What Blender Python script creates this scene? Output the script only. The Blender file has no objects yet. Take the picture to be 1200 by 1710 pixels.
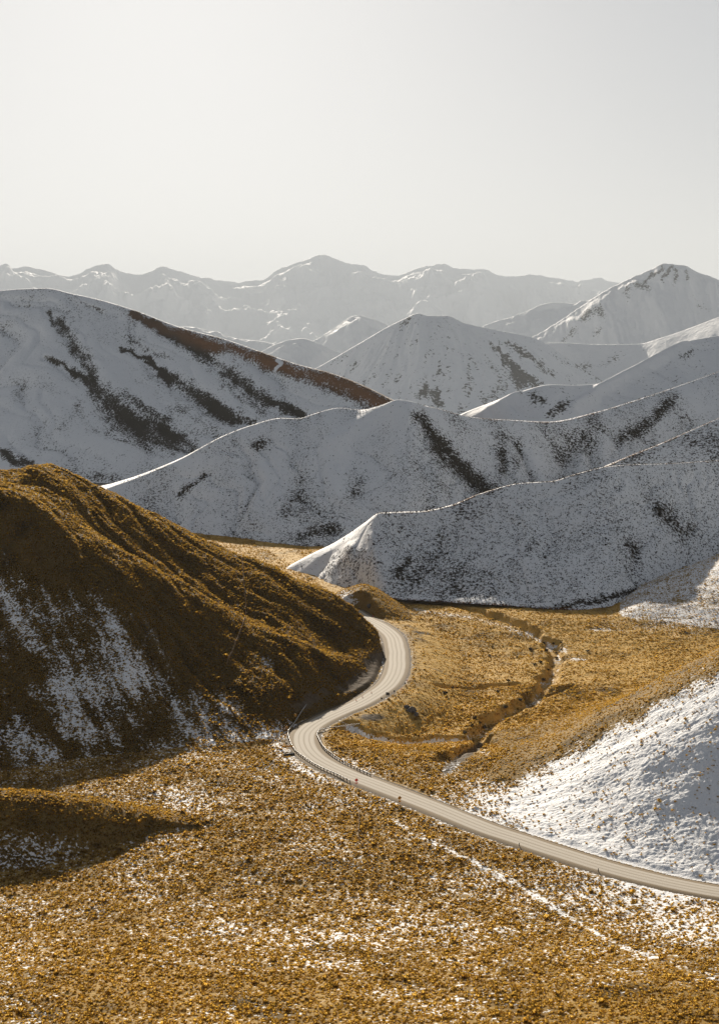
import bpy, math, random
import numpy as np
from mathutils import Vector, Matrix

random.seed(7)
rng = np.random.default_rng(11)
sc = bpy.context.scene
col = sc.collection

# ------------------------------------------------------------------ camera
CAM_H = 138.0                       # metres above the valley road
FPX = 2600.0                        # focal length in pixels of the 1200 px wide photograph
PITCH = math.radians(6.47)          # looking slightly down
cam_d = bpy.data.cameras.new('camera')
cam_d.sensor_fit = 'HORIZONTAL'
cam_d.sensor_width = 36.0
cam_d.lens = 36.0 * FPX / 1200.0
cam_d.clip_start = 1.0
cam_d.clip_end = 200000.0
cam = bpy.data.objects.new('camera', cam_d)
cam.location = (0, 0, CAM_H)
cam.rotation_euler = (math.pi / 2 - PITCH, 0, 0)
col.objects.link(cam)
sc.camera = cam

# ------------------------------------------------------------------ sky, sun, exposure
SUN_EL = math.radians(17.5)
SUN_AZ = math.radians(-7.5)         # left of the view axis (+Y)
world = bpy.data.worlds.new('World')
sc.world = world
world.use_nodes = True
nt = world.node_tree
nt.nodes.clear()
w_out = nt.nodes.new('ShaderNodeOutputWorld')
w_bg = nt.nodes.new('ShaderNodeBackground')
w_sky = nt.nodes.new('ShaderNodeTexSky')
w_sky.sky_type = 'NISHITA'
w_sky.sun_disc = False
w_sky.sun_elevation = SUN_EL
w_sky.sun_rotation = SUN_AZ
w_sky.altitude = 900.0
w_sky.air_density = 0.75
w_sky.dust_density = 1.4
w_sky.ozone_density = 1.0
w_hsv = nt.nodes.new('ShaderNodeHueSaturation')
w_hsv.inputs['Saturation'].default_value = 0.45
w_bg.inputs['Strength'].default_value = 0.05
# sky brightness compressed: soft shoulder on the glare round the sun, the same in every direction
w_k = nt.nodes.new('ShaderNodeVectorMath'); w_k.operation = 'MULTIPLY_ADD'
w_k.inputs[1].default_value = (0.072, 0.072, 0.072); w_k.inputs[2].default_value = (1, 1, 1)
w_d = nt.nodes.new('ShaderNodeVectorMath'); w_d.operation = 'DIVIDE'
nt.links.new(w_sky.outputs[0], w_k.inputs[0]); nt.links.new(w_sky.outputs[0], w_d.inputs[0]); nt.links.new(w_k.outputs[0], w_d.inputs[1])
nt.links.new(w_d.outputs[0], w_hsv.inputs['Color'])
nt.links.new(w_hsv.outputs[0], w_bg.inputs['Color'])
nt.links.new(w_bg.outputs[0], w_out.inputs['Surface'])

sun_dir = Vector((math.sin(SUN_AZ) * math.cos(SUN_EL), math.cos(SUN_AZ) * math.cos(SUN_EL), math.sin(SUN_EL)))
sun_d = bpy.data.lights.new('sun', 'SUN')
sun_d.energy = 5.0
sun_d.angle = math.radians(0.53)
sun_d.color = (1.0, 0.90, 0.76)
sun = bpy.data.objects.new('sun', sun_d)
sun.rotation_euler = sun_dir.to_track_quat('Z', 'Y').to_euler()
sun.location = (-100, 600, 400)
col.objects.link(sun)

sc.view_settings.view_transform = 'Standard'
sc.view_settings.look = 'None'
sc.view_settings.gamma = 1.0
sc.view_settings.exposure = 1.06
sc.view_settings.use_curve_mapping = False
sc.cycles.max_bounces = 5
sc.cycles.diffuse_bounces = 2
sc.cycles.transmission_bounces = 2
sc.cycles.volume_bounces = 0
sc.cycles.use_denoising = True
sc.cycles.denoiser = 'OPENIMAGEDENOISE'
sc.cycles.denoising_input_passes = 'RGB_ALBEDO_NORMAL'
sc.cycles.denoising_prefilter = 'ACCURATE'
sc.cycles.use_adaptive_sampling = False

# ------------------------------------------------------------------ numeric helpers
def hash2(ix, iy, seed):
    h = (ix.astype(np.int64) * 374761393 + iy.astype(np.int64) * 668265263 + seed * 974634777) & 0xFFFFFFFF
    h = ((h ^ (h >> 13)) * 1274126177) & 0xFFFFFFFF
    h = (h ^ (h >> 16)) & 0xFFFFFFFF
    return h.astype(np.float64) / 4294967295.0

def vnoise(x, y, seed=0):
    """gradient noise, about -1..1"""
    ix = np.floor(x); iy = np.floor(y)
    fx = x - ix; fy = y - iy
    u = fx * fx * fx * (fx * (fx * 6 - 15) + 10)
    v = fy * fy * fy * (fy * (fy * 6 - 15) + 10)
    def g(ox, oy):
        a = hash2(ix + ox, iy + oy, seed) * (2 * math.pi)
        return np.cos(a) * (fx - ox) + np.sin(a) * (fy - oy)
    a = g(0, 0) * (1 - u) + g(1, 0) * u
    b = g(0, 1) * (1 - u) + g(1, 1) * u
    return (a * (1 - v) + b * v) * 1.5

def fbm(x, y, oct=4, seed=0, gain=0.5):
    r = np.zeros_like(x, dtype=np.float64); a = 1.0; n = 0.0
    for i in range(oct):
        r += a * vnoise(x, y, seed + i * 17)
        n += a; a *= gain
        x = x * 2.03 + 13.7; y = y * 2.03 - 7.1
    return r / n

def ridged(x, y, oct=5, seed=0, gain=0.5):
    r = np.zeros_like(x, dtype=np.float64); a = 1.0; n = 0.0
    for i in range(oct):
        r += a * (1 - np.abs(vnoise(x, y, seed + i * 31)) * 1.6)
        n += a; a *= gain
        x = x * 2.05 + 3.3; y = y * 2.05 + 9.2
    return r / n

def sstep(a, b, x):
    t = np.clip((x - a) / (b - a), 0, 1)
    return t * t * (3 - 2 * t)

def smax(a, b, k):
    h = np.clip(0.5 + 0.5 * (a - b) / k, 0, 1)
    return b * (1 - h) + a * h + k * h * (1 - h)

CP, SP = math.cos(PITCH), math.sin(PITCH)
def tan_alpha(py):
    return np.tan(np.arctan((855.0 - np.asarray(py, float)) / FPX) - PITCH)

def unproject(px, py, d):
    """pixel of the photograph and distance -> (x, y, z)"""
    ta = tan_alpha(py)
    w = d * (CP - ta * SP)
    return (np.asarray(px, float) - 600.0) / FPX * w, d, CAM_H + d * ta

def on_level(px, py, z=0.0):
    d = (z - CAM_H) / tan_alpha(py)
    return unproject(px, py, d)

def project(x, y, z):
    zz = z - CAM_H
    w = y * CP - zz * SP
    v = y * SP + zz * CP
    return 600.0 + FPX * x / w, 855.0 - FPX * v / w

def pchip_slopes(X, Y):
    h = np.diff(X, axis=0); de = np.diff(Y, axis=0) / h
    D = np.zeros_like(Y)
    w1 = 2 * h[1:] + h[:-1]; w2 = h[1:] + 2 * h[:-1]
    s = de[:-1] * de[1:]
    with np.errstate(divide='ignore', invalid='ignore'):
        hm = (w1 + w2) / (w1 / de[:-1] + w2 / de[1:])
    D[1:-1] = np.where(s > 0, hm, 0.0)
    D[0] = de[0]; D[-1] = de[-1]
    return D

def pchip(X, Y, q, D=None):
    X = np.asarray(X, float); Y = np.asarray(Y, float)
    if D is None: D = pchip_slopes(X, Y)
    i = np.clip(np.searchsorted(X, q) - 1, 0, len(X) - 2)
    h = X[i + 1] - X[i]; t = np.clip((q - X[i]) / h, 0, 1)
    t2 = t * t; t3 = t2 * t
    return (2*t3 - 3*t2 + 1) * Y[i] + (t3 - 2*t2 + t) * h * D[i] + (-2*t3 + 3*t2) * Y[i+1] + (t3 - t2) * h * D[i+1]

def row_tyz(pts):
    """points (px, py, d) or (px, None, d, z) -> sorted t, y, z"""
    out = []
    for p in pts:
        if p[1] is None:
            out.append(((p[0] - 600.0) / FPX * 1.01, p[2], p[3]))
        elif p[2] is None:
            x, y, z = on_level(p[0], p[1], p[3] if len(p) > 3 else 0.0)
            out.append((float(x / y), float(y), float(z)))
        else:
            x, y, z = unproject(p[0], p[1], p[2])
            out.append((float(x / y), float(y), float(z)))
    out.sort()
    a = np.array(out)
    return a[:, 0], a[:, 1], a[:, 2]

def below(crest, dist, slope):
    """a control line just in front of a crest: dist metres nearer, lower by slope"""
    t, y, z = row_tyz(crest)
    return (t, y - dist, z - dist * slope)

class Profile:
    """a hill as rows of control lines, front to back; z along every bearing is a smooth curve through them"""
    def __init__(self, rows, tlim=None):
        self.rows = [r if isinstance(r, tuple) else row_tyz(r) for r in rows]
        self.tlim = tlim
    def knots(self, t):
        Y = []; Z = []
        for (rt, ry, rz) in self.rows:
            Y.append(pchip(rt, ry, np.clip(t, rt[0], rt[-1])))
            Z.append(pchip(rt, rz, np.clip(t, rt[0], rt[-1])))
        Y = np.array(Y); Z = np.array(Z)
        for k in range(1, len(Y)):
            Y[k] = np.maximum(Y[k], Y[k - 1] + 1.5)
        return Y, Z
    def grid(self, t, y):
        """t (n), y (m) -> z (m, n)"""
        Y, Z = self.knots(t)
        D = pchip_slopes(Y, Z)
        out = np.empty((len(y), len(t)))
        for j in range(len(t)):
            q = pchip(Y[:, j], Z[:, j], y, D[:, j])
            lo = y < Y[0, j]; hi = y > Y[-1, j]
            q[lo] = Z[0, j] - (Y[0, j] - y[lo]) * 0.5
            q[hi] = Z[-1, j] - (y[hi] - Y[-1, j]) * 0.3
            out[:, j] = q
        if self.tlim:
            a, b = self.tlim
            far = np.maximum(a - t, t - b)
            out -= np.clip(far, 0, None)[None, :] * 400.0
        return out

def seg_dist(px, py, poly, chunk=150000):
    """distance of points to a polyline, and the position along it"""
    poly = np.asarray(poly, float)
    best = np.full(px.shape, 1e9); along = np.zeros(px.shape)
    s0 = 0.0
    for a, b in zip(poly[:-1], poly[1:]):
        d = b - a; L = math.hypot(*d)
        if L < 1e-9: continue
        u = np.clip(((px - a[0]) * d[0] + (py - a[1]) * d[1]) / (L * L), 0, 1)
        dd = np.hypot(px - a[0] - u * d[0], py - a[1] - u * d[1])
        m = dd < best
        best[m] = dd[m]; along[m] = (s0 + u * L)[m]
        s0 += L
    return best, along

def catmull(P, n):
    P = np.asarray(P, float); out = []
    Q = np.vstack([2 * P[0] - P[1], P, 2 * P[-1] - P[-2]])
    for i in range(1, len(Q) - 2):
        for k in range(n):
            t = k / n
            out.append(0.5 * ((2*Q[i]) + (-Q[i-1] + Q[i+1]) * t + (2*Q[i-1] - 5*Q[i] + 4*Q[i+1] - Q[i+2]) * t*t + (-Q[i-1] + 3*Q[i] - 3*Q[i+1] + Q[i+2]) * t**3))
    out.append(P[-1])
    return np.array(out)

def resample(P, step):
    P = np.asarray(P, float)
    s = np.concatenate([[0], np.cumsum(np.linalg.norm(np.diff(P, axis=0), axis=1))])
    n = max(2, int(round(s[-1] / step)) + 1)
    q = np.linspace(0, s[-1], n)
    return np.stack([np.interp(q, s, P[:, k]) for k in range(P.shape[1])], 1)

def gully(x, y, w, L, skew, seed):
    """branching drainage lines running down slope: 1 in the bed, 0 on the spurs"""
    wx = x + skew * y + w * 0.9 * fbm(x / (w * 2.2), y / (w * 2.2), 3, seed + 3)
    a = 1 - np.abs(vnoise(wx / w, y / L, seed)) * 2.2
    b = 1 - np.abs(vnoise(wx / (w * 0.42) + 5, y / (L * 0.45), seed + 1)) * 2.2
    return np.clip(a, 0, 1) ** 2 * 0.75 + np.clip(b, 0, 1) ** 2 * 0.35

# ------------------------------------------------------------------ mesh helpers
def mesh_np(name, verts, faces, attrs=None, smooth=True):
    """faces: (n,4) or (n,3) int array"""
    me = bpy.data.meshes.new(name)
    verts = np.ascontiguousarray(verts, dtype=np.float32); faces = np.ascontiguousarray(faces, dtype=np.int32)
    k = faces.shape[1]
    me.vertices.add(len(verts)); me.vertices.foreach_set('co', verts.ravel())
    me.loops.add(faces.size); me.loops.foreach_set('vertex_index', faces.ravel())
    me.polygons.add(len(faces))
    me.polygons.foreach_set('loop_start', np.arange(0, faces.size, k, dtype=np.int32))
    me.polygons.foreach_set('loop_total', np.full(len(faces), k, dtype=np.int32))
    me.update(calc_edges=True)
    if smooth:
        me.polygons.foreach_set('use_smooth', np.ones(len(faces), dtype=bool))
    for an, av in (attrs or {}).items():
        at = me.attributes.new(an, 'FLOAT', 'POINT')
        at.data.foreach_set('value', np.ascontiguousarray(av, dtype=np.float32))
    return me

def obj(name, me, mat=None, parent=None, **props):
    o = bpy.data.objects.new(name, me)
    col.objects.link(o)
    if mat is not None and me is not None and not me.materials: me.materials.append(mat)
    if parent is not None: o.parent = parent
    for k, v in props.items(): o[k] = v
    return o

def grid_faces(m, n):
    a = np.arange(m * n).reshape(m, n)
    return np.stack([a[:-1, :-1], a[:-1, 1:], a[1:, 1:], a[1:, :-1]], -1).reshape(-1, 4)

class MB:
    """collects boxes, prisms and tubes into one mesh"""
    def __init__(self): self.v = []; self.f = []
    def add(self, vs, fs):
        n = len(self.v); self.v += [tuple(v) for v in vs]; self.f += [tuple(i + n for i in f) for f in fs]
    def box(self, c, s, M=None):
        vs = [Vector((c[0] + sx * s[0] / 2, c[1] + sy * s[1] / 2, c[2] + sz * s[2] / 2)) for sx in (-1, 1) for sy in (-1, 1) for sz in (-1, 1)]
        if M: vs = [M @ v for v in vs]
        self.add(vs, [(0,1,3,2), (4,6,7,5), (0,4,5,1), (2,3,7,6), (0,2,6,4), (1,5,7,3)])
    def tube(self, pts, r, n=8, caps=True):
        pts = [Vector(p) for p in pts]; rings = []
        rs = r if isinstance(r, (list, tuple)) else [r] * len(pts)
        for i, p in enumerate(pts):
            d = (pts[min(i + 1, len(pts) - 1)] - pts[max(i - 1, 0)]).normalized()
            a = d.orthogonal().normalized() if abs(d.z) < 0.95 else Vector((1, 0, 0))
            b = d.cross(a).normalized(); a = b.cross(d)
            rings.append([p + (a * math.cos(2*math.pi*k/n) + b * math.sin(2*math.pi*k/n)) * rs[i] for k in range(n)])
        vs = [v for r_ in rings for v in r_]
        fs = [(i*n + k, i*n + (k+1) % n, (i+1)*n + (k+1) % n, (i+1)*n + k) for i in range(len(pts) - 1) for k in range(n)]
        if caps: fs += [tuple(range(n - 1, -1, -1)), tuple(range((len(pts) - 1) * n, len(pts) * n))]
        self.add(vs, fs)
    def plate(self, outline, thick, M):
        """outline in local x,z ; plate faces local -y"""
        n = len(outline)
        vs = [M @ Vector((x, -thick / 2, z)) for x, z in outline] + [M @ Vector((x, thick / 2, z)) for x, z in outline]
        fs = [tuple(range(n)), tuple(range(2 * n - 1, n - 1, -1))] + [(i, i + n, (i + 1) % n + n, (i + 1) % n) for i in range(n)]
        self.add(vs, fs)
    def build(self, name, mat, parent=None, smooth=False, **props):
        me = bpy.data.meshes.new(name); me.from_pydata([tuple(v) for v in self.v], [], self.f); me.update()
        if smooth: me.polygons.foreach_set('use_smooth', [True] * len(me.polygons))
        return obj(name, me, mat, parent, **props)

# ------------------------------------------------------------------ materials
def new_mat(name):
    m = bpy.data.materials.new(name); m.use_nodes = True
    n = m.node_tree; n.nodes.clear()
    out = n.nodes.new('ShaderNodeOutputMaterial')
    return m, n, out

class NB:
    """small node builder"""
    def __init__(self, tree): self.t = tree
    def n(self, kind, **kw):
        x = self.t.nodes.new(kind)
        for k, v in kw.items(): setattr(x, k, v)
        return x
    def put(self, sock, val):
        if hasattr(val, 'is_linked') or isinstance(val, bpy.types.NodeSocket): self.t.links.new(val, sock)
        else: sock.default_value = val
    def math(self, op, a, b=0.0, c=None, clamp=False):
        x = self.n('ShaderNodeMath', operation=op); x.use_clamp = clamp
        self.put(x.inputs[0], a); self.put(x.inputs[1], b)
        if c is not None: self.put(x.inputs[2], c)
        return x.outputs[0]
    def noise(self, vec, scale, detail=3.0, rough=0.55, dist=0.0):
        x = self.n('ShaderNodeTexNoise'); self.t.links.new(vec, x.inputs['Vector'])
        x.inputs['Scale'].default_value = scale; x.inputs['Detail'].default_value = detail
        x.inputs['Roughness'].default_value = rough; x.inputs['Distortion'].default_value = dist
        return x.outputs['Fac']
    def scale(self, vec, s):
        x = self.n('ShaderNodeVectorMath', operation='MULTIPLY'); self.t.links.new(vec, x.inputs[0]); x.inputs[1].default_value = s
        return x.outputs[0]
    def attr(self, name, kind='GEOMETRY'):
        x = self.n('ShaderNodeAttribute'); x.attribute_name = name; x.attribute_type = kind
        return x.outputs['Fac']
    def mix(self, f, a, b):
        x = self.n('ShaderNodeMix', data_type='RGBA'); self.put(x.inputs[0], f)
        self.put(x.inputs[6], a if not isinstance(a, tuple) else (*a, 1)); self.put(x.inputs[7], b if not isinstance(b, tuple) else (*b, 1))
        return x.outputs[2]
    def smooth(self, v, lo, hi):
        x = self.n('ShaderNodeMapRange'); x.interpolation_type = 'SMOOTHSTEP'; x.clamp = True
        self.put(x.inputs['Value'], v); self.put(x.inputs['From Min'], lo); self.put(x.inputs['From Max'], hi)
        return x.outputs['Result']
    def bump(self, h, dist, strength=1.0):
        x = self.n('ShaderNodeBump'); self.put(x.inputs['Height'], h); x.inputs['Distance'].default_value = dist; x.inputs['Strength'].default_value = strength
        return x.outputs[0]

SNOW = (0.80, 0.80, 0.81)
def near_ground_material():
    """snow lying in patches over tussock litter, bare earth and gravel; the shares come with the ground"""
    m, t, out = new_mat('snowy_tussock_ground'); b = NB(t)
    pos = b.n('ShaderNodeNewGeometry').outputs['Position']
    snow = b.attr('snow'); dirt = b.attr('dirt'); straw = b.attr('straw')
    n1 = b.noise(pos, 1.05, 3, 0.6, 0.3)
    n2 = b.noise(pos, 0.16, 3, 0.5)
    v = b.math('ADD', b.math('MULTIPLY', n1, 0.85), b.math('MULTIPLY', n2, 0.15))
    th = b.math('SUBTRACT', 0.76, b.math('MULTIPLY', snow, 0.43))
    mask = b.smooth(v, b.math('SUBTRACT', th, 0.025), b.math('ADD', th, 0.025))
    fine = b.noise(pos, 2.6, 4, 0.65)
    coarse = b.noise(pos, 0.06, 3, 0.55)
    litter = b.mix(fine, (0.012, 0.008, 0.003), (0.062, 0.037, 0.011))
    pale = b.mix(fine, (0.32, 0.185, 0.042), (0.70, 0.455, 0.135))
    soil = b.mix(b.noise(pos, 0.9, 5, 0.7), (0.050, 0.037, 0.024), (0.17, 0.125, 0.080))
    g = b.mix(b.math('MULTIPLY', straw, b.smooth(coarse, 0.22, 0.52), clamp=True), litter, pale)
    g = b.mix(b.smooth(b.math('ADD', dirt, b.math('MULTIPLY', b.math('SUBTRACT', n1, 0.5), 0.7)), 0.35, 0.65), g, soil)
    snowc = b.mix(b.noise(pos, 1.7, 3, 0.6), (0.74, 0.74, 0.75), (0.84, 0.84, 0.84))
    c = b.mix(mask, g, snowc)
    p = b.n('ShaderNodeBsdfPrincipled')
    b.put(p.inputs['Base Color'], c); p.inputs['Roughness'].default_value = 0.75
    b.put(p.inputs['Specular IOR Level'], b.math('MULTIPLY_ADD', mask, 0.15, 0.015))
    h = b.math('ADD', b.math('MULTIPLY', b.noise(pos, 1.1, 4, 0.6), 0.8), b.math('MULTIPLY', mask, 0.10))
    b.put(p.inputs['Normal'], b.bump(h, 0.45, 0.8))
    t.links.new(p.outputs[0], out.inputs['Surface'])
    return m

def hill_material(name, speck_scale, speck_amt, bump_d, soft=0.05, veg=((0.030, 0.026, 0.020), (0.085, 0.066, 0.045)), stretch=(1, 1, 1)):
    """snow with tussock and rock showing through; 'bare' = share of ground that is bare, 'brown' = dry grass"""
    m, t, out = new_mat(name); b = NB(t)
    pos = b.n('ShaderNodeNewGeometry').outputs['Position']
    bare = b.attr('bare'); brown = b.attr('brown')
    sp = b.scale(pos, stretch)
    n1 = b.noise(sp, speck_scale, 3, 0.6)
    n2 = b.noise(sp, speck_scale * 0.13, 4, 0.6)
    v = b.math('ADD', b.math('MULTIPLY', n1, 0.75), b.math('MULTIPLY', n2, 0.25))
    th = b.math('SUBTRACT', 0.69, b.math('MULTIPLY', b.math('ADD', bare, speck_amt), 0.36))
    mask = b.smooth(v, b.math('SUBTRACT', th, soft), b.math('ADD', th, soft))
    vg = b.mix(b.noise(pos, speck_scale * 2.1, 3, 0.6), veg[0], veg[1])
    br = b.mix(b.noise(pos, speck_scale * 1.3, 4, 0.6), (0.11, 0.052, 0.024), (0.30, 0.155, 0.075))
    g = b.mix(brown, vg, br)
    snowc = b.mix(b.noise(pos, speck_scale * 0.4, 3, 0.6), (0.75, 0.755, 0.76), (0.84, 0.84, 0.84))
    c = b.mix(mask, snowc, g)
    p = b.n('ShaderNodeBsdfPrincipled')
    b.put(p.inputs['Base Color'], c); p.inputs['Roughness'].default_value = 0.8
    b.put(p.inputs['Specular IOR Level'], b.math('MULTIPLY_ADD', b.math('SUBTRACT', 1.0, mask), 0.15, 0.015))
    b.put(p.inputs['Normal'], b.bump(b.math('ADD', n1, b.math('MULTIPLY', n2, 2.0)), bump_d, 0.6))
    t.links.new(p.outputs[0], out.inputs['Surface'])
    return m

def plain_material(name, color, rough=0.6, metal=0.0, var=0.25, scale=6.0, spec=0.4):
    m, t, out = new_mat(name); b = NB(t)
    pos = b.n('ShaderNodeNewGeometry').outputs['Position']
    n = b.noise(pos, scale, 4, 0.65)
    lo = tuple(c * (1 - var) for c in color); hi = tuple(min(1, c * (1 + var)) for c in color)
    p = b.n('ShaderNodeBsdfPrincipled')
    b.put(p.inputs['Base Color'], b.mix(n, lo, hi))
    p.inputs['Roughness'].default_value = rough; p.inputs['Metallic'].default_value = metal
    p.inputs['Specular IOR Level'].default_value = spec
    t.links.new(p.outputs[0], out.inputs['Surface'])
    return m

def grass_material(name, lo, hi, trans=0.45):
    m, t, out = new_mat(name); b = NB(t)
    tone = b.attr('tone', 'INSTANCER')
    g = b.n('ShaderNodeNewGeometry')
    n = b.noise(g.outputs['Position'], 1.3, 2, 0.6)
    f = b.math('ADD', b.math('MULTIPLY', tone, 0.75), b.math('MULTIPLY', n, 0.3), clamp=True)
    c = b.mix(f, lo, hi)
    d = b.n('ShaderNodeBsdfDiffuse'); b.put(d.inputs['Color'], b.mix(0.74, c, (0.0, 0.0, 0.0)))
    tr = b.n('ShaderNodeBsdfTranslucent'); b.put(tr.inputs['Color'], c)
    mx = b.n('ShaderNodeMixShader'); mx.inputs[0].default_value = trans
    t.links.new(d.outputs[0], mx.inputs[1]); t.links.new(tr.outputs[0], mx.inputs[2])
    t.links.new(mx.outputs[0], out.inputs['Surface'])
    return m

MAT = {}
MAT['ground'] = near_ground_material()
MAT['hill_near'] = hill_material('snowy_tussock_hillside', 0.55, 0.10, 0.5)
MAT['hill_mid'] = hill_material('snowy_hillside', 0.30, 0.06, 1.2)
MAT['hill_far'] = hill_material('streaked_snow_mountainside', 0.50, 0.02, 1.4, 0.085, stretch=(1, 0.6, 0.8))
MAT['hill_dist'] = hill_material('distant_flecked_mountainside', 0.050, 0.02, 7.5, 0.05)
MAT['range'] = hill_material('distant_snow_mountainside', 0.004, -0.02, 52.0, 0.10)

# ------------------------------------------------------------------ near terrain: valley floor, hills beside the road
PXL = lambda L: [(a, b) for a, b in L]
road_px = [(590, 1020), (612, 1034), (636, 1046), (654, 1061), (661, 1080), (663, 1100), (661, 1120), (650, 1141), (626, 1160), (597, 1176), (568, 1188), (533, 1205), (512, 1221), (507, 1236), (516, 1256), (543, 1276), (580, 1293), (620, 1308), (700, 1339), (800, 1379), (867, 1402), (933, 1424), (1000, 1445), (1067, 1463), (1133, 1478), (1200, 1490), (1290, 1503), (1400, 1515)]
ROAD_Z = 0.0
road_xy = np.array([[float(v) for v in on_level(a, b, ROAD_Z)[:2]] for a, b in road_px])
road_c = resample(catmull(road_xy, 8), 1.5)

T = np.linspace(-0.36, 0.36, 800)
Yr = np.concatenate([np.arange(225, 300, 1.0), np.arange(300, 380, 0.55), np.arange(380, 520, 0.42), np.arange(520, 760, 0.7), np.arange(760, 1100, 1.6)])
TT, YY = np.meshgrid(T, Yr)
XX = TT * YY

# big grassy hill left of the road
L_rows = [
    [(-150, 1305, None), (0, 1292, None), (167, 1267, None), (292, 1254, None), (375, 1246, None), (440, 1238, None), (487, 1212, None), (510, 1199, None), (545, 1186, None), (570, 1177, None), (600, 1159, None), (620, 1146, None), (634, 1117, None), (640, 1095, None), (646, 1070, None)],
    [(-150, 1010, 604), (0, 1000, 600), (67, 990, 598), (187, 990, 598), (300, 1052, 590), (420, 1085, 588), (500, 1092, 594), (553, 1118, 600), (593, 1128, 612), (625, 1124, 626), (637, 1098, 655), (645, 1080, 672)],
    [(-150, 800, 660), (0, 815, 655), (67, 839, 650), (125, 881, 645), (187, 910, 641), (250, 943, 636), (308, 977, 631), (354, 1002, 627), (417, 1033, 618), (500, 1072, 607), (553, 1098, 610), (593, 1110, 622), (620, 1104, 640), (636, 1085, 664), (645, 1076, 675)],
    [(-150, 806, 678), (0, 813, 674), (67, 834, 670), (187, 907, 662), (308, 972, 652), (417, 1029, 638), (500, 1066, 626), (553, 1090, 629), (593, 1085, 645), (620, 1080, 655), (636, 1074, 672), (645, 1072, 680)],
    [(-150, 795, 745), (0, 786, 742), (25, 786, 741), (50, 779, 739), (79, 777, 738), (100, 783, 737), (137, 800, 737), (179, 818, 738), (233, 845, 737), (292, 877, 734), (354, 906, 729), (404, 927, 724), (458, 947, 717), (500, 964, 710), (530, 975, 705), (563, 993, 697), (587, 1012, 691), (607, 1033, 686), (627, 1051, 681), (638, 1064, 677), (646, 1072, 684)],
    [(-150, None, 830, 50), (79, None, 830, 45), (233, None, 822, 25), (400, None, 790, 6), (500, None, 765, -4), (600, None, 715, -6), (646, None, 690, -4)],
]
# snow covered slope rising right of the road
S_rows = [
    [(800, 1352, None, -0.3), (867, 1382, None, -0.3), (933, 1405, None, -0.3), (1000, 1426, None, -0.3), (1067, 1446, None, -0.3), (1133, 1461, None, -0.3), (1200, 1472, None, -0.3), (1300, 1486, None, -0.3)],
    [(800, None, 452, -1.5), (867, None, 452, 0.2), (933, None, 433, 1.2), (1000, None, 424, 2.5), (1100, None, 414, 4.7), (1200, None, 412, 7.2), (1300, None, 410, 9)],
    [(800, None, 466, -1.5), (867, None, 468, 0.7), (933, None, 468, 4.6), (1000, None, 466, 11.0), (1100, None, 464, 19.3), (1200, None, 464, 28.3), (1300, None, 464, 35)],
    [(800, None, 470, -1.2), (830, 1298, 474), (867, 1280, 483), (900, 1262, 488), (950, 1235, 490), (1000, 1205, 490), (1050, 1179, 491), (1100, 1150, 492), (1150, 1122, 494), (1200, 1094, 497), (1300, 1035, 503)],
    [(800, None, 530, -4), (900, None, 540, -3), (1000, None, 560, 2), (1100, None, 580, 6), (1200, None, 600, 10), (1300, None, 620, 15)],
    [(800, None, 560, -8), (1000, None, 610, -9), (1200, None, 690, -9), (1300, None, 720, -9)],
]
# snowy spur at the right end of the valley
F_rows = [
    [(1000, None, 745, -9), (1100, None, 742, -7), (1200, None, 735, -6), (1300, None, 725, -6)],
    [(1000, None, 770, -8), (1060, 1010, 785), (1130, 1005, 785), (1200, 992, 785), (1300, 975, 785)],
    [(1000, None, 800, -8), (1015, 1021, 800), (1040, 1002, 815), (1100, 975, 830), (1150, 955, 840), (1200, 932, 850), (1300, 890, 870)],
    [(1000, None, 900, -12), (1100, None, 930, -6), (1300, None, 980, 0)],
]
# small knoll behind the upper bend
K_rows = [
    [(540, None, 742, -4), (600, None, 744, -3), (650, None, 735, -5), (740, None, 722, -7)],
    [(540, None, 770, -3), (575, 1003, 779), (603, 992, 778), (640, 1006, 772), (680, 1030, 764), (740, None, 755, -7)],
    [(540, None, 795, -3), (563, 993, 798), (585, 983, 797), (605, 978, 796), (625, 984, 794), (650, 1001, 789), (680, 1020, 781), (705, 1033, 775), (740, None, 770, -7)],
    [(540, None, 850, -8), (605, None, 850, -6), (700, None, 840, -8), (740, None, 830, -8)],
]
# low knoll in the left foreground
N_rows = [
    [(-200, 1475, None, -0.2), (0, 1462, None, -0.2), (100, 1442, None, -0.2), (200, 1412, None, -0.2), (300, 1396, None, -0.2), (360, 1392, None, -0.3)],
    below([(-200, 1322, 412), (0, 1328, 417), (100, 1334, 421), (200, 1349, 426), (300, 1374, 427), (360, None, 430, -0.5)], 13, 0.29),
    [(-200, 1322, 412), (0, 1328, 417), (60, 1330, 419), (100, 1334, 421), (150, 1340, 424), (200, 1349, 426), (250, 1361, 427), (300, 1374, 427), (360, None, 430, -0.5)],
    [(-200, None, 462, -1), (0, None, 458, -1), (180, None, 452, -1), (360, None, 442, -1)],
]

# floor
rd, ra = seg_dist(XX.ravel(), YY.ravel(), road_c[::3])
rd = rd.reshape(XX.shape); ra = ra.reshape(XX.shape)
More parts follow.
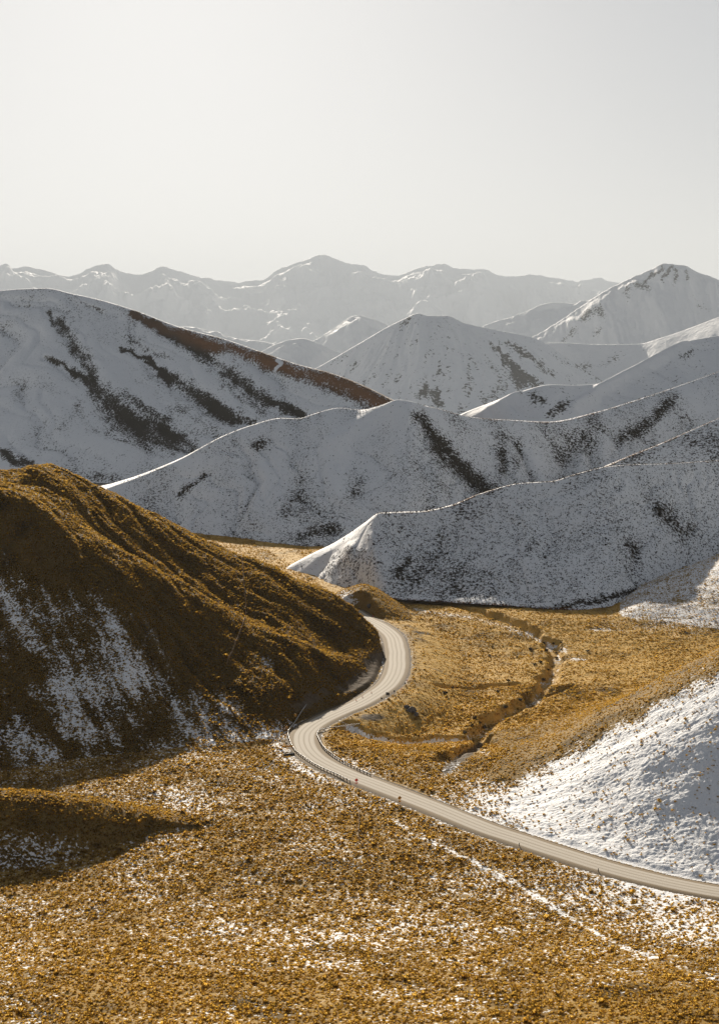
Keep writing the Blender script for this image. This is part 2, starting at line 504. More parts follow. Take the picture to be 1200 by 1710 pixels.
# which side of the road: valley side (right of the upper bends)
ci = np.clip((ra / 1.5).astype(int), 0, len(road_c) - 2)
tang = np.gradient(road_c, axis=0); tang /= np.linalg.norm(tang, axis=1)[:, None]
side = (XX - road_c[ci, 0]) * (-tang[ci, 1]) + (YY - road_c[ci, 1]) * tang[ci, 0]   # >0 left of travel direction
valley = sstep(6, 34, side) * sstep(495, 560, YY) * (1 - 0.75 * sstep(690, 790, YY))
far_v = sstep(740, 800, YY)
floor = 0.35 * fbm(XX / 38, YY / 38, 3, 3) * 2.0
floor += 3.0 * sstep(380, 230, YY) * 6
floor = floor - 7.0 * np.maximum(valley, far_v * 0.25)
comp = {'valley_floor': floor}
comp['grassy_hill'] = Profile(L_rows, (-1, 0.0195)).grid(T, Yr)
comp['snowy_slope'] = Profile(S_rows, (0.075, 1)).grid(T, Yr)
comp['snowy_spur'] = Profile(F_rows, (0.150, 1)).grid(T, Yr)
comp['grassy_knoll'] = Profile(K_rows, (-0.020, 0.052)).grid(T, Yr)
comp['foreground_knoll'] = Profile(N_rows, (-1, -0.096)).grid(T, Yr)
# spurs and gullies of the hills
comp['grassy_hill'] += sstep(0, 14, comp['grassy_hill']) * (1.6 * fbm(XX / 26, YY / 60, 4, 21) + 1.3 * fbm((XX + 0.95 * YY) / 20, (XX - YY) / 110, 3, 23) - 1.6 * gully(XX, YY, 26, 120, 0.8, 24)) * 1.2
comp['snowy_slope'] += sstep(0, 8, comp['snowy_slope']) * (1.0 * fbm(XX / 24, YY / 24, 3, 31))
comp['snowy_spur'] += sstep(-3, 6, comp['snowy_spur']) * 2.2 * fbm((XX + 0.5 * YY) / 14, YY / 60, 3, 37)
names = list(comp)
Z = comp['valley_floor'].copy(); lab = np.zeros(Z.shape, np.int8)
for i, n in enumerate(names[1:], 1):
    lab = np.where(comp[n] > Z, i, lab)
    Z = smax(comp[n], Z, 3.5 if n in ('grassy_hill', 'snowy_spur') else 2.0)

# creek beds and banks cut into the valley
def world_poly(L, z=-6.5):
    return np.array([[float(v) for v in on_level(a, b, z)[:2]] for a, b in L])
creeks = [
    (world_poly([(690, 1017), (783, 1031), (867, 1054), (921, 1079), (927, 1108), (904, 1150), (867, 1175), (825, 1196), (796, 1222), (800, 1250), (770, 1276), (738, 1300)]), 4.6, 3.6),
    (world_poly([(736, 1158), (770, 1152), (810, 1146), (856, 1140)]), 2.8, 3.2),
    (world_poly([(548, 1226), (590, 1232), (640, 1236), (700, 1234), (760, 1226), (796, 1222)], -4.5), 6.5, 5.5),
    (world_poly([(838, 1200), (880, 1178), (915, 1160), (950, 1140)]), 2.0, 1.4),
]
wob = 1 + 0.5 * fbm(XX / 9, YY / 9, 3, 41)
creek_m = np.zeros(Z.shape)
for poly, wid, dep in creeks:
    poly = resample(catmull(poly, 6), 3.0)
    box = (YY > poly[:, 1].min() - 25) & (YY < poly[:, 1].max() + 25) & (XX > poly[:, 0].min() - 25) & (XX < poly[:, 0].max() + 25)
    d = np.full(Z.shape, 99.0)
    wx = XX[box] + 3.0 * fbm(XX[box] / 12, YY[box] / 12, 2, 43); wy = YY[box] + 3.0 * fbm(XX[box] / 12, YY[box] / 12, 2, 47)
    d[box] = seg_dist(wx, wy, poly)[0]
    g = 1 - sstep(wid * 0.35, wid * 1.15, d * wob)
    Z -= dep * g * sstep(6, 11, rd); creek_m = np.maximum(creek_m, g)
# road formation
rz = ROAD_Z
flat = 1 - sstep(6.3, 9.5 + 5.0 * sstep(0, 1, valley), rd)
flat = np.where((lab == 1) & (rd > 6.4), 1 - sstep(6.4, 8.2, rd), flat)
Z = Z * (1 - flat) + (rz - 0.16) * flat
PX0, PY0 = project(XX, YY, Z)
# hummocks and tussock mounds
hum = fbm(XX / 1.5, YY / 1.5, 3, 51) * (0.65 + 0.9 * np.clip(fbm(XX / 9, YY / 9, 2, 55) + 0.4, 0, 1.2))
big = fbm(XX / 6.0, YY / 6.0, 2, 53)
offroad = sstep(5.6, 9.0, rd)
fineh = fbm(XX / 0.95, YY / 0.95, 2, 57)
hum = np.where(lab == 2, 0.5 * hum + 0.7 * fineh, hum)
slope_amp = np.where(lab == 2, 0.30, 0.20)
Z += offroad * (slope_amp * hum + 0.35 * big)
PX, PY = project(XX, YY, Z)

# ---- what covers the ground
def pdist(L):
    d = np.full(PX.shape, 999.0); L = np.array(L, float)
    box = (PX > L[:, 0].min() - 80) & (PX < L[:, 0].max() + 80) & (PY > L[:, 1].min() - 60) & (PY < L[:, 1].max() + 60)
    d[box] = seg_dist(PX[box], PY[box], L)[0]
    return d
def blob(px, py, rx, ry):
    return np.exp(-(((PX - px) / rx) ** 2 + ((PY - py) / ry) ** 2))
patch = fbm(XX / 22, YY / 22, 3, 61)
patch2 = fbm(XX / 7, YY / 9, 3, 63)
snow = np.full(Z.shape, 0.42) + 0.24 * patch + 0.12 * patch2
snow += 0.16 * blob(290, 1340, 130, 28) + 0.30 * blob(1050, 1490, 200, 40) + 0.42 * blob(1160, 1550, 100, 30) - 0.16 * blob(250, 1670, 350, 45) - 0.18 * blob(1150, 1690, 250, 55) + 0.10 * blob(600, 1560, 250, 80)
snow += 0.14 * blob(40, 1670, 60, 30)
straw = np.where(lab == 1, 0.15, np.where(lab == 5, 0.3, 0.62))  # left hill gets less pale straw: its shade put into the ground colour
dirt = np.zeros(Z.shape)
v_ = np.maximum(sstep(4, 14, side) * sstep(480, 520, YY), far_v) * (lab == 0)
snow = snow * (1 - v_) + (0.10 + 0.16 * patch2 + 0.06 * patch) * v_
straw = np.maximum(straw, v_ * 1.1)
snow += 0.45 * np.exp(-(pdist([(690, 1018), (783, 1031), (830, 1043), (880, 1060), (921, 1079), (945, 1088)]) / 5.0) ** 2) * (lab == 0)
snow += 0.5 * blob(960, 1101, 26, 4) + 0.4 * blob(810, 1256, 14, 6) + 0.40 * blob(1130, 1040, 130, 26) + 0.3 * blob(1000, 1052, 40, 4)
snow += 0.85 * blob(842, 1345, 58, 30)
# left hill
mL = lab == 1
sp2 = np.interp(PX, [-150, 67, 187, 308, 417, 500, 560, 650], [800, 839, 910, 977, 1033, 1072, 1105, 1110])
low = sstep(40, 190, PY - sp2)
streak = fbm((XX + .45 * YY) / 5, (YY - .45 * XX) / 26, 4, 67, 0.6)
sL = 0.0 + low * (0.41 + 0.25 * patch) + 0.10 * patch2 * low + 0.62 * streak * sstep(0, 90, PY - sp2)
for (a, b2, c, d_, e) in [(95, 1190, 60, 70, 0.18), (190, 1080, 50, 70, 0.19), (30, 1250, 80, 25, 0.15), (400, 1225, 70, 16, 0.21), (450, 1115, 22, 24, 0.75), (455, 1235, 35, 14, 0.50), (250, 1175, 90, 60, 0.07), (330, 1190, 70, 40, 0.07)]:
    sL += e * blob(a, b2, c, d_)
for (a, b2, c, d_, e) in [(70, 1140, 16, 80, 0.4), (330, 1120, 45, 40, 0.45), (510, 1150, 70, 45, 0.9), (590, 1120, 60, 50, 0.8), (20, 1120, 40, 30, 0.25)]:
    sL -= e * blob(a, b2, c, d_)
for L_, w_, e in [([(0, 1120), (60, 1190), (120, 1260)], 9, -0.5), ([(0, 985), (50, 1060), (110, 1160), (150, 1225)], 16, 0.30), ([(160, 990), (190, 1060), (215, 1130)], 20, 0.25)]:
    sL += e * np.exp(-(pdist(L_) / w_) ** 2)
snow = np.where(mL, sL, snow)
cut = np.exp(-(pdist([(500, 1165), (545, 1140), (600, 1130), (630, 1110)]) / 26) ** 2) * mL * sstep(17, 9, rd + 4 * patch2)
dirt = np.maximum(dirt, cut)
# snow slope
mS = lab == 2
crest = np.interp(PX, [800, 830, 900, 950, 1000, 1050, 1100, 1150, 1200, 1300], [1312, 1298, 1262, 1235, 1205, 1179, 1150, 1122, 1094, 1035])
up = sstep(54, 2, PY - crest + 26 * patch2 + 10 * patch)
sS = (1.02 * (1 - up) + 0.12 * up)
behind = (PY < crest + 4) | (YY > np.interp(TT, [0.075, 0.3], [491, 500]))
sS = np.where(behind, 0.10 + 0.12 * patch2, sS)
snow = np.where(mS, sS, snow); straw = np.where(mS, 0.45, straw)
# spur, knolls
snow = np.where(lab == 3, 0.70 + 0.25 * patch2 + 0.2 * patch, snow)
snow = np.where(lab == 4, 0.12 + 0.55 * blob(588, 1003, 16, 12) + 0.35 * sstep(598, 575, PX) , snow)
straw = np.where(lab == 4, 0.4, straw)
snow = np.where(lab == 5, 0.10 + 0.42 * sstep(30, 75, PY - np.interp(PX, [0, 180, 320], [1330, 1350, 1385])) * sstep(230, 90, PX), snow)
# road verges: gravel, then a white line of ploughed snow in places
verge = 1 - sstep(5.2, 7.2 + 1.6 * patch2, rd)
dirt = np.maximum(dirt, verge * 0.95)
snow = np.where(rd < 5.6, snow * 0.0, snow)
band = np.exp(-((rd - 9.5) / 2.6) ** 2)
snow += band * (0.45 * blob(520, 1290, 70, 35) + 0.5 * blob(1080, 1490, 140, 25) + 0.45 * blob(455, 1240, 30, 30)) * (lab == 0)
snow = np.where(mS & (rd > 6.4), np.maximum(snow, 0.0), snow)
# snow trodden into the old track, and dark fence line
track = pdist([(655, 1368), (690, 1395), (735, 1412), (800, 1445), (860, 1475), (900, 1500), (960, 1538), (1010, 1568), (1060, 1590), (1100, 1602), (1140, 1618), (1200, 1634), (1290, 1650)])
track_m = np.exp(-(track / 3.6) ** 2)
snow += (0.16 + 0.30 * patch2) * track_m * (lab == 0)
# snow free turf near the road on the right, bare bank on the valley side of the bends
embank = sstep(6, 9, side) * sstep(32, 18, side) * sstep(515, 560, YY) * (lab == 0)
straw = np.maximum(straw, embank); snow = snow * (1 - 0.8 * embank * (1 - blob(690, 1230, 120, 16)))
dirt = np.maximum(dirt, 0.75 * blob(620, 1198, 34, 9) * (lab == 0))
dirt = np.maximum(dirt, 0.7 * np.exp(-(pdist([(745, 1288), (775, 1262), (800, 1246)]) / 12) ** 2))
dirt = np.maximum(dirt, 0.42 * sstep(0.35, 0.9, creek_m) * (PY < 1205))
snow += 0.35 * sstep(0.5, 1.0, creek_m) * (patch2 > 0.05)
berm = (lab == 0) * sstep(5.2, 6.6, rd) * sstep(15, 9, rd) * (side > 0) * sstep(830, 880, PX) * (YY < 480)
snow = np.maximum(snow, berm); dirt = dirt * (1 - 0.9 * berm)
bankm = sstep(0.08, 0.3, creek_m) * sstep(560, 585, PX) * sstep(800, 770, PX) * sstep(1204, 1212, PY) * sstep(1252, 1244, PY)
snow = np.maximum(snow, bankm * (0.82 + 0.5 * patch2)); dirt = dirt * (1 - bankm)
snow = np.clip(snow, 0, 1.1)

H_grid = Z
def ground_z(x, y):
    """height of the near terrain at world points"""
    x = np.asarray(x, float); y = np.asarray(y, float)
    fi = np.interp(y, Yr, np.arange(len(Yr))); fj = np.interp(x / y, T, np.arange(len(T)))
    i = np.clip(fi.astype(int), 0, len(Yr) - 2); j = np.clip(fj.astype(int), 0, len(T) - 2)
    a = fi - i; b = fj - j
    return (H_grid[i, j] * (1-a) * (1-b) + H_grid[i+1, j] * a * (1-b) + H_grid[i, j+1] * (1-a) * b + H_grid[i+1, j+1] * a * b)
def samp(A, x, y):
    i = np.clip(np.rint(np.interp(y, Yr, np.arange(len(Yr)))).astype(int), 0, len(Yr) - 1)
    j = np.clip(np.rint(np.interp(x / y, T, np.arange(len(T)))).astype(int), 0, len(T) - 1)
    return A[i, j]

V = np.stack([XX, YY, Z], -1).reshape(-1, 3)
FA = grid_faces(*Z.shape)
flab = np.maximum.reduce([lab.ravel()[FA[:, k]] for k in range(4)])
LAB = {
    'valley_floor': 'tawny tussock valley floor with thin snow, crossed by the road',
    'grassy_hill': 'large brown tussock hill with snow patches, left of the road bends',
    'snowy_slope': 'bright snow covered slope rising to the right of the road',
    'snowy_spur': 'sunlit snowy spur at the right end of the valley',
    'grassy_knoll': 'small pointed brown knoll behind the upper road bend',
    'foreground_knoll': 'low shadowed tussock knoll at the left edge in the foreground',
}
for i, n in enumerate(names):
    f = FA[flab == i]
    used = np.unique(f); remap = np.full(len(V), -1, np.int64); remap[used] = np.arange(len(used))
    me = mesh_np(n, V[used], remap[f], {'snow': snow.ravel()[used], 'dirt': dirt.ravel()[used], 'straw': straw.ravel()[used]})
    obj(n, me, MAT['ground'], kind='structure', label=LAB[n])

# ------------------------------------------------------------------ hills and mountains behind
def hill(name, rows, counts, pxr, nx, mat, label, relief=None, cover=None):
    """rows front to back; counts = mesh rows between consecutive control lines"""
    P = Profile(rows)
    t = np.linspace((pxr[0] - 600) / FPX * 1.01, (pxr[1] - 600) / FPX * 1.01, nx)
    Y, Zk = P.knots(t); D = pchip_slopes(Y, Zk)
    ys = []; zs = []; vs = []
    for k in range(len(Y) - 1):
        m = counts[k]
        for q in range(m + (k == len(Y) - 2)):
            s = q / m; h = Y[k + 1] - Y[k]
            ys.append(Y[k] + s * h); vs.append(k + s)
            s2 = s * s; s3 = s2 * s
            zs.append((2*s3 - 3*s2 + 1) * Zk[k] + (s3 - 2*s2 + s) * h * D[k] + (-2*s3 + 3*s2) * Zk[k+1] + (s3 - s2) * h * D[k+1])
    y = np.array(ys); z = np.array(zs); v = np.array(vs)[:, None] * np.ones_like(z)
    x = t[None, :] * y
    px, py = project(x, y, z)
    if relief: z = z + relief(x, y, z, v, px, py)
    px, py = project(x, y, z)
    bare, brown = cover(x, y, z, v, px, py) if cover else (np.zeros_like(z), np.zeros_like(z))
    me = mesh_np(name, np.stack([x, y, z], -1).reshape(-1, 3), grid_faces(*z.shape), {'bare': np.clip(bare, -0.5, 1.2).ravel(), 'brown': np.clip(brown, 0, 1).ravel()})
    o = obj(name, me, mat, kind='structure', label=label)
    return dict(x=x, y=y, z=z, v=v, px=px, py=py, bare=bare, obj=o)

def lines(px, py, specs, warp=8.0, sc_=40.0, seed=0):
    """soft strokes laid along polylines; (points, width, amount)"""
    wx = px + warp * fbm(px / sc_, py / sc_, 3, seed); wy = py + warp * fbm(px / sc_, py / sc_, 3, seed + 5)
    r = np.zeros_like(px)
    for L_, w, a in specs:
        L_ = np.array(L_, float)
        if L_.shape[1] == 3:
            c = L_[:, :2]; wid = L_[:, 2]
            d, s = seg_dist(wx, wy, c)
            cum = np.concatenate([[0], np.cumsum(np.linalg.norm(np.diff(c, axis=0), axis=1))])
            ww = np.interp(s, cum, wid)
        else:
            d, s = seg_dist(wx, wy, L_); ww = w
        r += a * np.exp(-(d / ww) ** 2)
    return r

# front grey hill across the valley
A1_crest = [(440, None, 935, -14), (475, 952, 930), (520, 926, 930), (560, 906, 930), (590, 887, 918), (610, 873, 905), (635, 857, 898), (665, 856, 904), (700, 855, 910), (750, 845, 918), (800, 825, 926), (870, 807, 936), (920, 804, 940), (960, 792, 946), (1010, 780, 955), (1050, 776, 968), (1100, 775, 985), (1200, 769, 1030), (1320, 762, 1080)]
A1_mid = [(a_, b_ - c_ * 0.5 / 0.44, c_ * 0.5) for a_, b_, c_ in zip(*row_tyz(A1_crest)) if a_ > 0.012]
A1_nose = list(zip(*row_tyz([(440, None, 905, -15), (520, 962, 901), (560, 926, 900), (590, 906, 884)])))
A1_near = [(a_, b_ - 5, c_ - 5 * 0.38) for a_, b_, c_ in zip(*row_tyz(A1_crest)) if a_ > 0.012]
A1_nose2 = list(zip(*row_tyz([(440, None, 920, -14.6), (520, 940, 916), (560, 914, 916), (590, 895, 902)])))
A1_rows = [
    [(440, None, 880, -16), (520, None, 862, -9), (600, None, 840, -8), (650, 1000, 808), (750, 1006, 800), (850, 1012, 793), (950, 1019, 786), (1015, 1021, 790), (1060, None, 825, -3), (1100, None, 856, -2), (1200, None, 905, 2), (1320, None, 950, 4)],
    tuple(np.array(q) for q in zip(*(A1_nose + A1_mid))),
    tuple(np.array(q) for q in zip(*(A1_nose2 + A1_near))),
    A1_crest,
    [(440, None, 990, -20), (560, None, 990, -8), (700, None, 990, 15), (900, None, 1010, 20), (1100, None, 1060, 30), (1320, None, 1150, 40)],
]
def A1_rel(x, y, z, v, px, py):
    w = sstep(0.0, 0.25, v) * sstep(2.2, 1.6, v)
    return w * (2.2 * fbm((x - 0.2 * y) / 26, y / 90, 4, 71) + 0.5 * fbm(x / 6, y / 14, 3, 73) - 3.0 * gully(x, y, 34, 150, -0.25, 72))
def A1_cov(x, y, z, v, px, py):
    b = 0.19 + 0.24 * fbm((x - 0.2 * y) / 22, y / 60, 4, 75) + 0.10 * fbm(x / 8, y / 10, 3, 76)
    b += lines(px, py, [([(1105, 855), (1130, 870), (1145, 885)], 18, 0.35), ([(660, 960), (680, 935)], 8, 0.4), ([(700, 950), (800, 965)], 45, 0.16), ([(880, 915), (890, 905)], 8, 0.3), ([(1050, 910), (1060, 918)], 8, 0.35), ([(940, 1012), (1015, 1000), (1060, 985)], 6, 0.5), ([(660, 1000), (1010, 1016)], 7, -0.2)], seed=3)
    b += 0.14 * gully(x, y, 34, 150, -0.25, 72)  # more bare ground in gully beds, standing in for their shading too
    b -= 0.30 * sstep(650, 600, px) * sstep(0.9, 1.2, v) + 0.10  # cleaner snow whitens the sunlit nose: light put into the colour
    rim = sstep(2.3, 2.7, v) * sstep(3.3, 3.02, v) * (px > 625)
    return b + rim * 0.15 + 0.45 * sstep(0.06, 0.0, v), np.maximum(rim, sstep(0.07, 0.0, v))
A1 = hill('front_grey_hill', A1_rows, [110, 40, 10, 16], (440, 1320), 560, MAT['hill_near'], 'nearest grey snow hill in shade across the tawny valley', A1_rel, A1_cov)

A2_crest = [(940, 812, 1110), (980, 795, 1115), (1010, 780, 1120), (1050, 762, 1130), (1100, 742, 1140), (1150, 720, 1152), (1200, 698, 1165), (1320, 650, 1190)]
A2_rows = [[(940, None, 985, 0), (1100, None, 1000, 5), (1320, None, 1020, 5)], below(A2_crest, 40, 0.42), below(A2_crest, 4, 0.38), A2_crest, [(940, None, 1190, 30), (1320, None, 1280, 60)]]
def A2_cov(x, y, z, v, px, py):
    b = 0.30 + 0.20 * fbm(x / 30, y / 40, 4, 85)
    rim = sstep(2.2, 2.7, v) * sstep(3.3, 3.02, v)
    return b + rim * 0.1, rim
A2 = hill('middle_grey_hill', A2_rows, [50, 16, 8, 12], (940, 1320), 220, MAT['hill_near'], 'speckled grey ridge rising to the right edge behind the nearest grey hill', lambda x, y, z, v, px, py: sstep(2.0, 1.5, v) * 1.5 * fbm(x / 26, y / 60, 4, 83), A2_cov)

B_crest = [(60, 872, 1190), (120, 843, 1195), (180, 815, 1200), (225, 799, 1208), (300, 767, 1220), (375, 727, 1232), (420, 710, 1240), (470, 698, 1246), (495, 699, 1248), (530, 689, 1252), (565, 681, 1256), (600, 684, 1258), (630, 681, 1256), (660, 673, 1252), (680, 671, 1252), (700, 675, 1256), (730, 682, 1264), (790, 697, 1282), (860, 702, 1302), (920, 705, 1322), (990, 690, 1350), (1050, 672, 1375), (1125, 647, 1405), (1200, 620, 1440), (1320, 575, 1490)]
B_rows = [
    [(60, None, 1125, -6), (180, None, 1118, -5), (300, None, 1096, -4), (400, None, 1066, -3.5), (520, None, 1024, -3), (700, None, 1020, -2), (900, None, 1060, 10), (1100, None, 1100, 30), (1320, None, 1150, 40)],
    tuple(np.array(q) for q in zip(*[(a_, b_ - max(12.0, c_ * 0.55 / 0.42), c_ * 0.45) for a_, b_, c_ in zip(*row_tyz(B_crest))])),
    below(B_crest, 6, 0.36),
    B_crest,
    [(60, None, 1310, 0), (400, None, 1350, 30), (700, None, 1370, 45), (1000, None, 1470, 60), (1320, None, 1610, 90)],
]
def B_rel(x, y, z, v, px, py):
    w = sstep(0.0, 0.3, v) * sstep(2.0, 1.55, v)
    r = w * (3.0 * fbm((x + 0.15 * y) / 34, y / 140, 4, 91) + 0.6 * fbm(x / 9, y / 20, 3, 93) - 6.0 * gully(x, y, 60, 260, 0.25, 92))
    r += 4.0 * lines(px, py, [([(660, 676), (600, 712), (548, 745), (500, 790)], 16, 1.0), ([(690, 690), (720, 740), (730, 800)], 26, 0.9)], 4, 60, 94) * sstep(3.0, 2.0, v)
    r -= 5.0 * lines(px, py, [([(705, 700), (745, 760), (800, 810), (840, 850)], 14, 1.0), ([(470, 705), (420, 780), (380, 850)], 22, 0.5), ([(960, 720), (930, 790)], 22, 0.6)], 4, 60, 95) * w
    return r
def B_cov(x, y, z, v, px, py):
    b = 0.06 + 0.30 * fbm((x + 0.1 * y) / 30, y / 120, 4, 96) + 0.10 * fbm(x / 10, y / 14, 3, 97)
    b += lines(px, py, [([(700, 695, 10), (740, 750, 16), (790, 800, 16), (850, 840, 14)], 0, 0.65), ([(715, 760), (720, 820), (690, 860)], 38, 0.18), ([(440, 740), (430, 748)], 11, 0.5), ([(340, 795), (300, 825)], 6, 0.5), ([(500, 800), (480, 850)], 20, 0.25), ([(590, 810), (585, 835), (600, 800)], 16, 0.45), ([(560, 880), (470, 905), (400, 912)], 10, 0.3), ([(1120, 670), (1080, 710), (1040, 730)], 12, 0.5), ([(990, 715), (940, 760)], 24, 0.26), ([(840, 730), (835, 790)], 12, 0.32), ([(870, 735), (860, 780)], 9, 0.28), ([(500, 840), (420, 880)], 22, 0.2), ([(400, 914), (530, 916)], 5, 0.3)], 6, 26, 98)
    b += 0.30 * gully(x, y, 60, 260, 0.25, 92) - 0.06  # bare share also paints the darker shading of the gullies
    b -= lines(px, py, [([(665, 676), (600, 714), (548, 748)], 14, 0.4)], 3, 40, 99)  # lit streak painted as cleaner snow along the spur
    rim = sstep(2.0, 2.6, v) * sstep(3.2, 3.02, v)
    return b + 0.12 * rim * (px > 690), rim * (px > 690)
B = hill('long_grey_hill', B_rows, [90, 80, 8, 16], (60, 1320), 620, MAT['hill_near'], 'long grey snow hill with a pointed top in the middle of the picture', B_rel, B_cov)

C_crest = [(700, 735, 1780), (740, 708, 1765), (772, 691, 1755), (820, 672, 1740), (865, 655, 1735), (920, 642, 1735), (960, 643, 1745), (995, 641, 1765), (1040, 621, 1800), (1080, 601, 1830), (1142, 571, 1880), (1165, 566, 1900), (1200, 560, 1925), (1320, 520, 2000)]
C_rows = [[(700, None, 1520, -17), (1000, None, 1520, -10), (1320, None, 1560, 10)], below(C_crest, 70, 0.43), below(C_crest, 9, 0.38), C_crest, [(700, None, 1900, 30), (1000, None, 1950, 50), (1320, None, 2200, 90)]]
def C_cov(x, y, z, v, px, py):
    b = 0.02 + 0.12 * fbm(x / 60, y / 80, 4, 106) + 0.22 * gully(x, y, 80, 300, 0.2, 105)  # gully term is bare ground plus painted gully shading
    b += lines(px, py, [([(890, 662), (905, 668)], 9, 0.6), ([(920, 690), (945, 675)], 9, 0.6), ([(860, 660), (870, 656)], 6, 0.4), ([(1140, 592), (1150, 588)], 10, 0.5)], 6, 14, 107)
    b -= lines(px, py, [([(1000, 640), (1060, 612), (1140, 575)], 12, 0.5), ([(780, 690), (860, 658)], 6, 0.4)], 2, 40, 108)  # sunlit crest bands put into the colour as cleaner snow
    return b, np.zeros_like(b)
C_ = hill('right_snowy_ridge', C_rows, [60, 24, 8, 12], (700, 1320), 320, MAT['hill_mid'], 'pale snowy ridge climbing to the right edge behind the long grey hill',
          lambda x, y, z, v, px, py: sstep(2.0, 1.6, v) * (3 * fbm(x / 40, y / 140, 4, 103) - 7 * gully(x, y, 80, 300, 0.2, 105)) + 5 * lines(px, py, [([(1140, 572), (1070, 612), (1010, 645), (960, 680)], 10, 1.0), ([(865, 656), (830, 680), (790, 700)], 8, 1.0)], 3, 40, 104) * sstep(3.0, 2.0, v), C_cov)

C2_crest = [(820, 590, 10830), (880, 575, 10773), (930, 572, 10688), (1000, 575, 10602), (1065, 574, 10516), (1100, 565, 10402), (1150, 548, 10288), (1200, 529, 10174), (1320, 490, 9975)]
C2_rows = [[(820, None, 9225, -519), (1320, None, 8550, -519)], below(C2_crest, 270, 0.45), below(C2_crest, 39, 0.38), C2_crest, [(820, None, 12300, -219), (1320, None, 11700, -219)]]
hill('far_snowy_saddle', C2_rows, [50, 16, 6, 10], (820, 1320), 240, MAT['hill_dist'], 'smooth snowy saddle below the sharp right hand peak',
     lambda x, y, z, v, px, py: sstep(2.0, 1.5, v) * 24 * fbm(x / 210, y / 630, 4, 113),
     lambda x, y, z, v, px, py: (0.05 + 0.16 * fbm(x / 150, y / 240, 4, 114) + lines(px, py, [([(980, 610), (960, 620)], 10, 0.4), ([(1010, 605), (1030, 595)], 8, 0.3)], 5, 15, 115), np.zeros_like(x)))

D_crest = [(-120, 505, 2180), (-50, 492, 2150), (0, 485, 2120), (40, 482, 2100), (75, 481, 2085), (120, 490, 2060), (165, 500, 2030), (225, 518, 1990), (300, 546, 1930), (375, 566, 1870), (435, 587, 1815), (500, 609, 1760), (550, 622, 1715), (600, 641, 1670), (655, 668, 1620), (700, 690, 1580), (760, 725, 1540)]
D_rows = [
    [(-120, None, 1540, -8), (0, None, 1530, -6), (200, None, 1500, -4), (400, None, 1440, 0), (600, None, 1400, 10), (760, None, 1380, 10)],
    tuple(np.array(q) for q in zip(*[(a_, b_ - max(30.0, c_ * 0.5 / 0.40), c_ * 0.5) for a_, b_, c_ in zip(*row_tyz(D_crest))])),
    below(D_crest, 45, 0.40),
    below(D_crest, 14, 0.36),
    D_crest,
    [(-120, None, 2600, 90), (300, None, 2350, 60), (760, None, 1900, 20)],
]
D_streaks = [
    ([(82, 522, 5), (110, 555, 10), (135, 590, 12), (160, 630, 9)], 0, 0.85),
    ([(75, 595, 3), (115, 615, 5), (160, 650, 14), (200, 690, 24), (250, 725, 26), (320, 745, 16)], 0, 1.0),
    ([(200, 580, 2), (250, 605, 6), (290, 635, 10), (330, 660, 13), (380, 695, 16), (420, 705, 10)], 0, 0.95),
    ([(140, 505, 3), (170, 520, 4)], 0, 0.5),
    ([(225, 525, 5), (270, 550, 9), (330, 585, 15), (380, 620, 15), (430, 660, 13), (500, 692, 9)], 0, 0.95),
    ([(205, 560, 3), (240, 580, 3), (290, 600, 4)], 0, 0.35),
    ([(370, 640), (400, 665), (440, 690)], 7, 0.45), ([(290, 680), (330, 700), (370, 730)], 8, 0.35),
    ([(20, 660), (60, 640), (90, 650)], 10, 0.26), ([(130, 680), (100, 720)], 9, 0.28), ([(30, 735), (20, 745)], 10, 0.3),
    ([(180, 640), (230, 670), (280, 700)], 6, 0.5), ([(0, 752, 8), (20, 768, 10), (50, 775, 6)], 0, 1.2), ([(440, 600), (520, 640), (600, 668)], 6, 0.35),
    ([(50, 500), (45, 510)], 5, 0.4), ([(100, 795), (200, 800)], 12, 0.4),
]
def D_rel(x, y, z, v, px, py):
    w = sstep(0, 0.3, v) * sstep(3.0, 2.4, v)
    return w * (7 * fbm((x + 0.5 * y) / 75, (y - .3 * x) / 300, 3, 121) + 1.0 * fbm(x / 20, y / 60, 3, 122) - 7 * gully(x, y, 95, 420, 0.55, 129)) - 5 * w * lines(px, py, [s for s in D_streaks[:5]], 8, 50, 123)
def D_cov(x, y, z, v, px, py):
    b = 0.04 + 0.30 * gully(x, y, 95, 420, 0.55, 129) + 0.14 * fbm(x / 70, y / 90, 4, 124) + 0.16 * fbm((x + .5 * y) / 16, y / 60, 3, 126)  # gully term darkens the beds, relief shading put into the colour
    s = lines(px, py, D_streaks, 10, 16, 125)
    edge = np.interp(px, [-120, 200, 300, 435, 550, 660, 760], [470, 505, 546, 588, 622, 672, 720])
    dy = py - edge
    ridge = sstep(110, 380, px + 60 * fbm(px / 40, py / 40, 2, 118)) * np.exp(-((dy - 11 - 9 * fbm(px / 30, py / 30, 2, 127)) / (12 + 7 * sstep(380, 560, px))) ** 2)
    ridge *= 0.75 + 0.35 * fbm((x + .4 * y) / 30, y / 90, 3, 128)
    tr = lines(px, py, [([(473, 594), (462, 602), (470, 607), (460, 616)], 2.2, 1.0)], 0, 40, 1)
    s = s * (0.85 + 0.7 * fbm((x + .5 * y) / 24, y / 110, 4, 119))
    return b + s * 0.9 + ridge * 0.95 - 1.6 * tr, np.clip(ridge * 1.4, 0, 1)
D = hill('left_streaked_mountain', D_rows, [60, 70, 24, 8, 12], (-120, 760), 520, MAT['hill_far'], 'broad snowy mountain on the left with dark diagonal streaks and a rusty ridge', D_rel, D_cov)

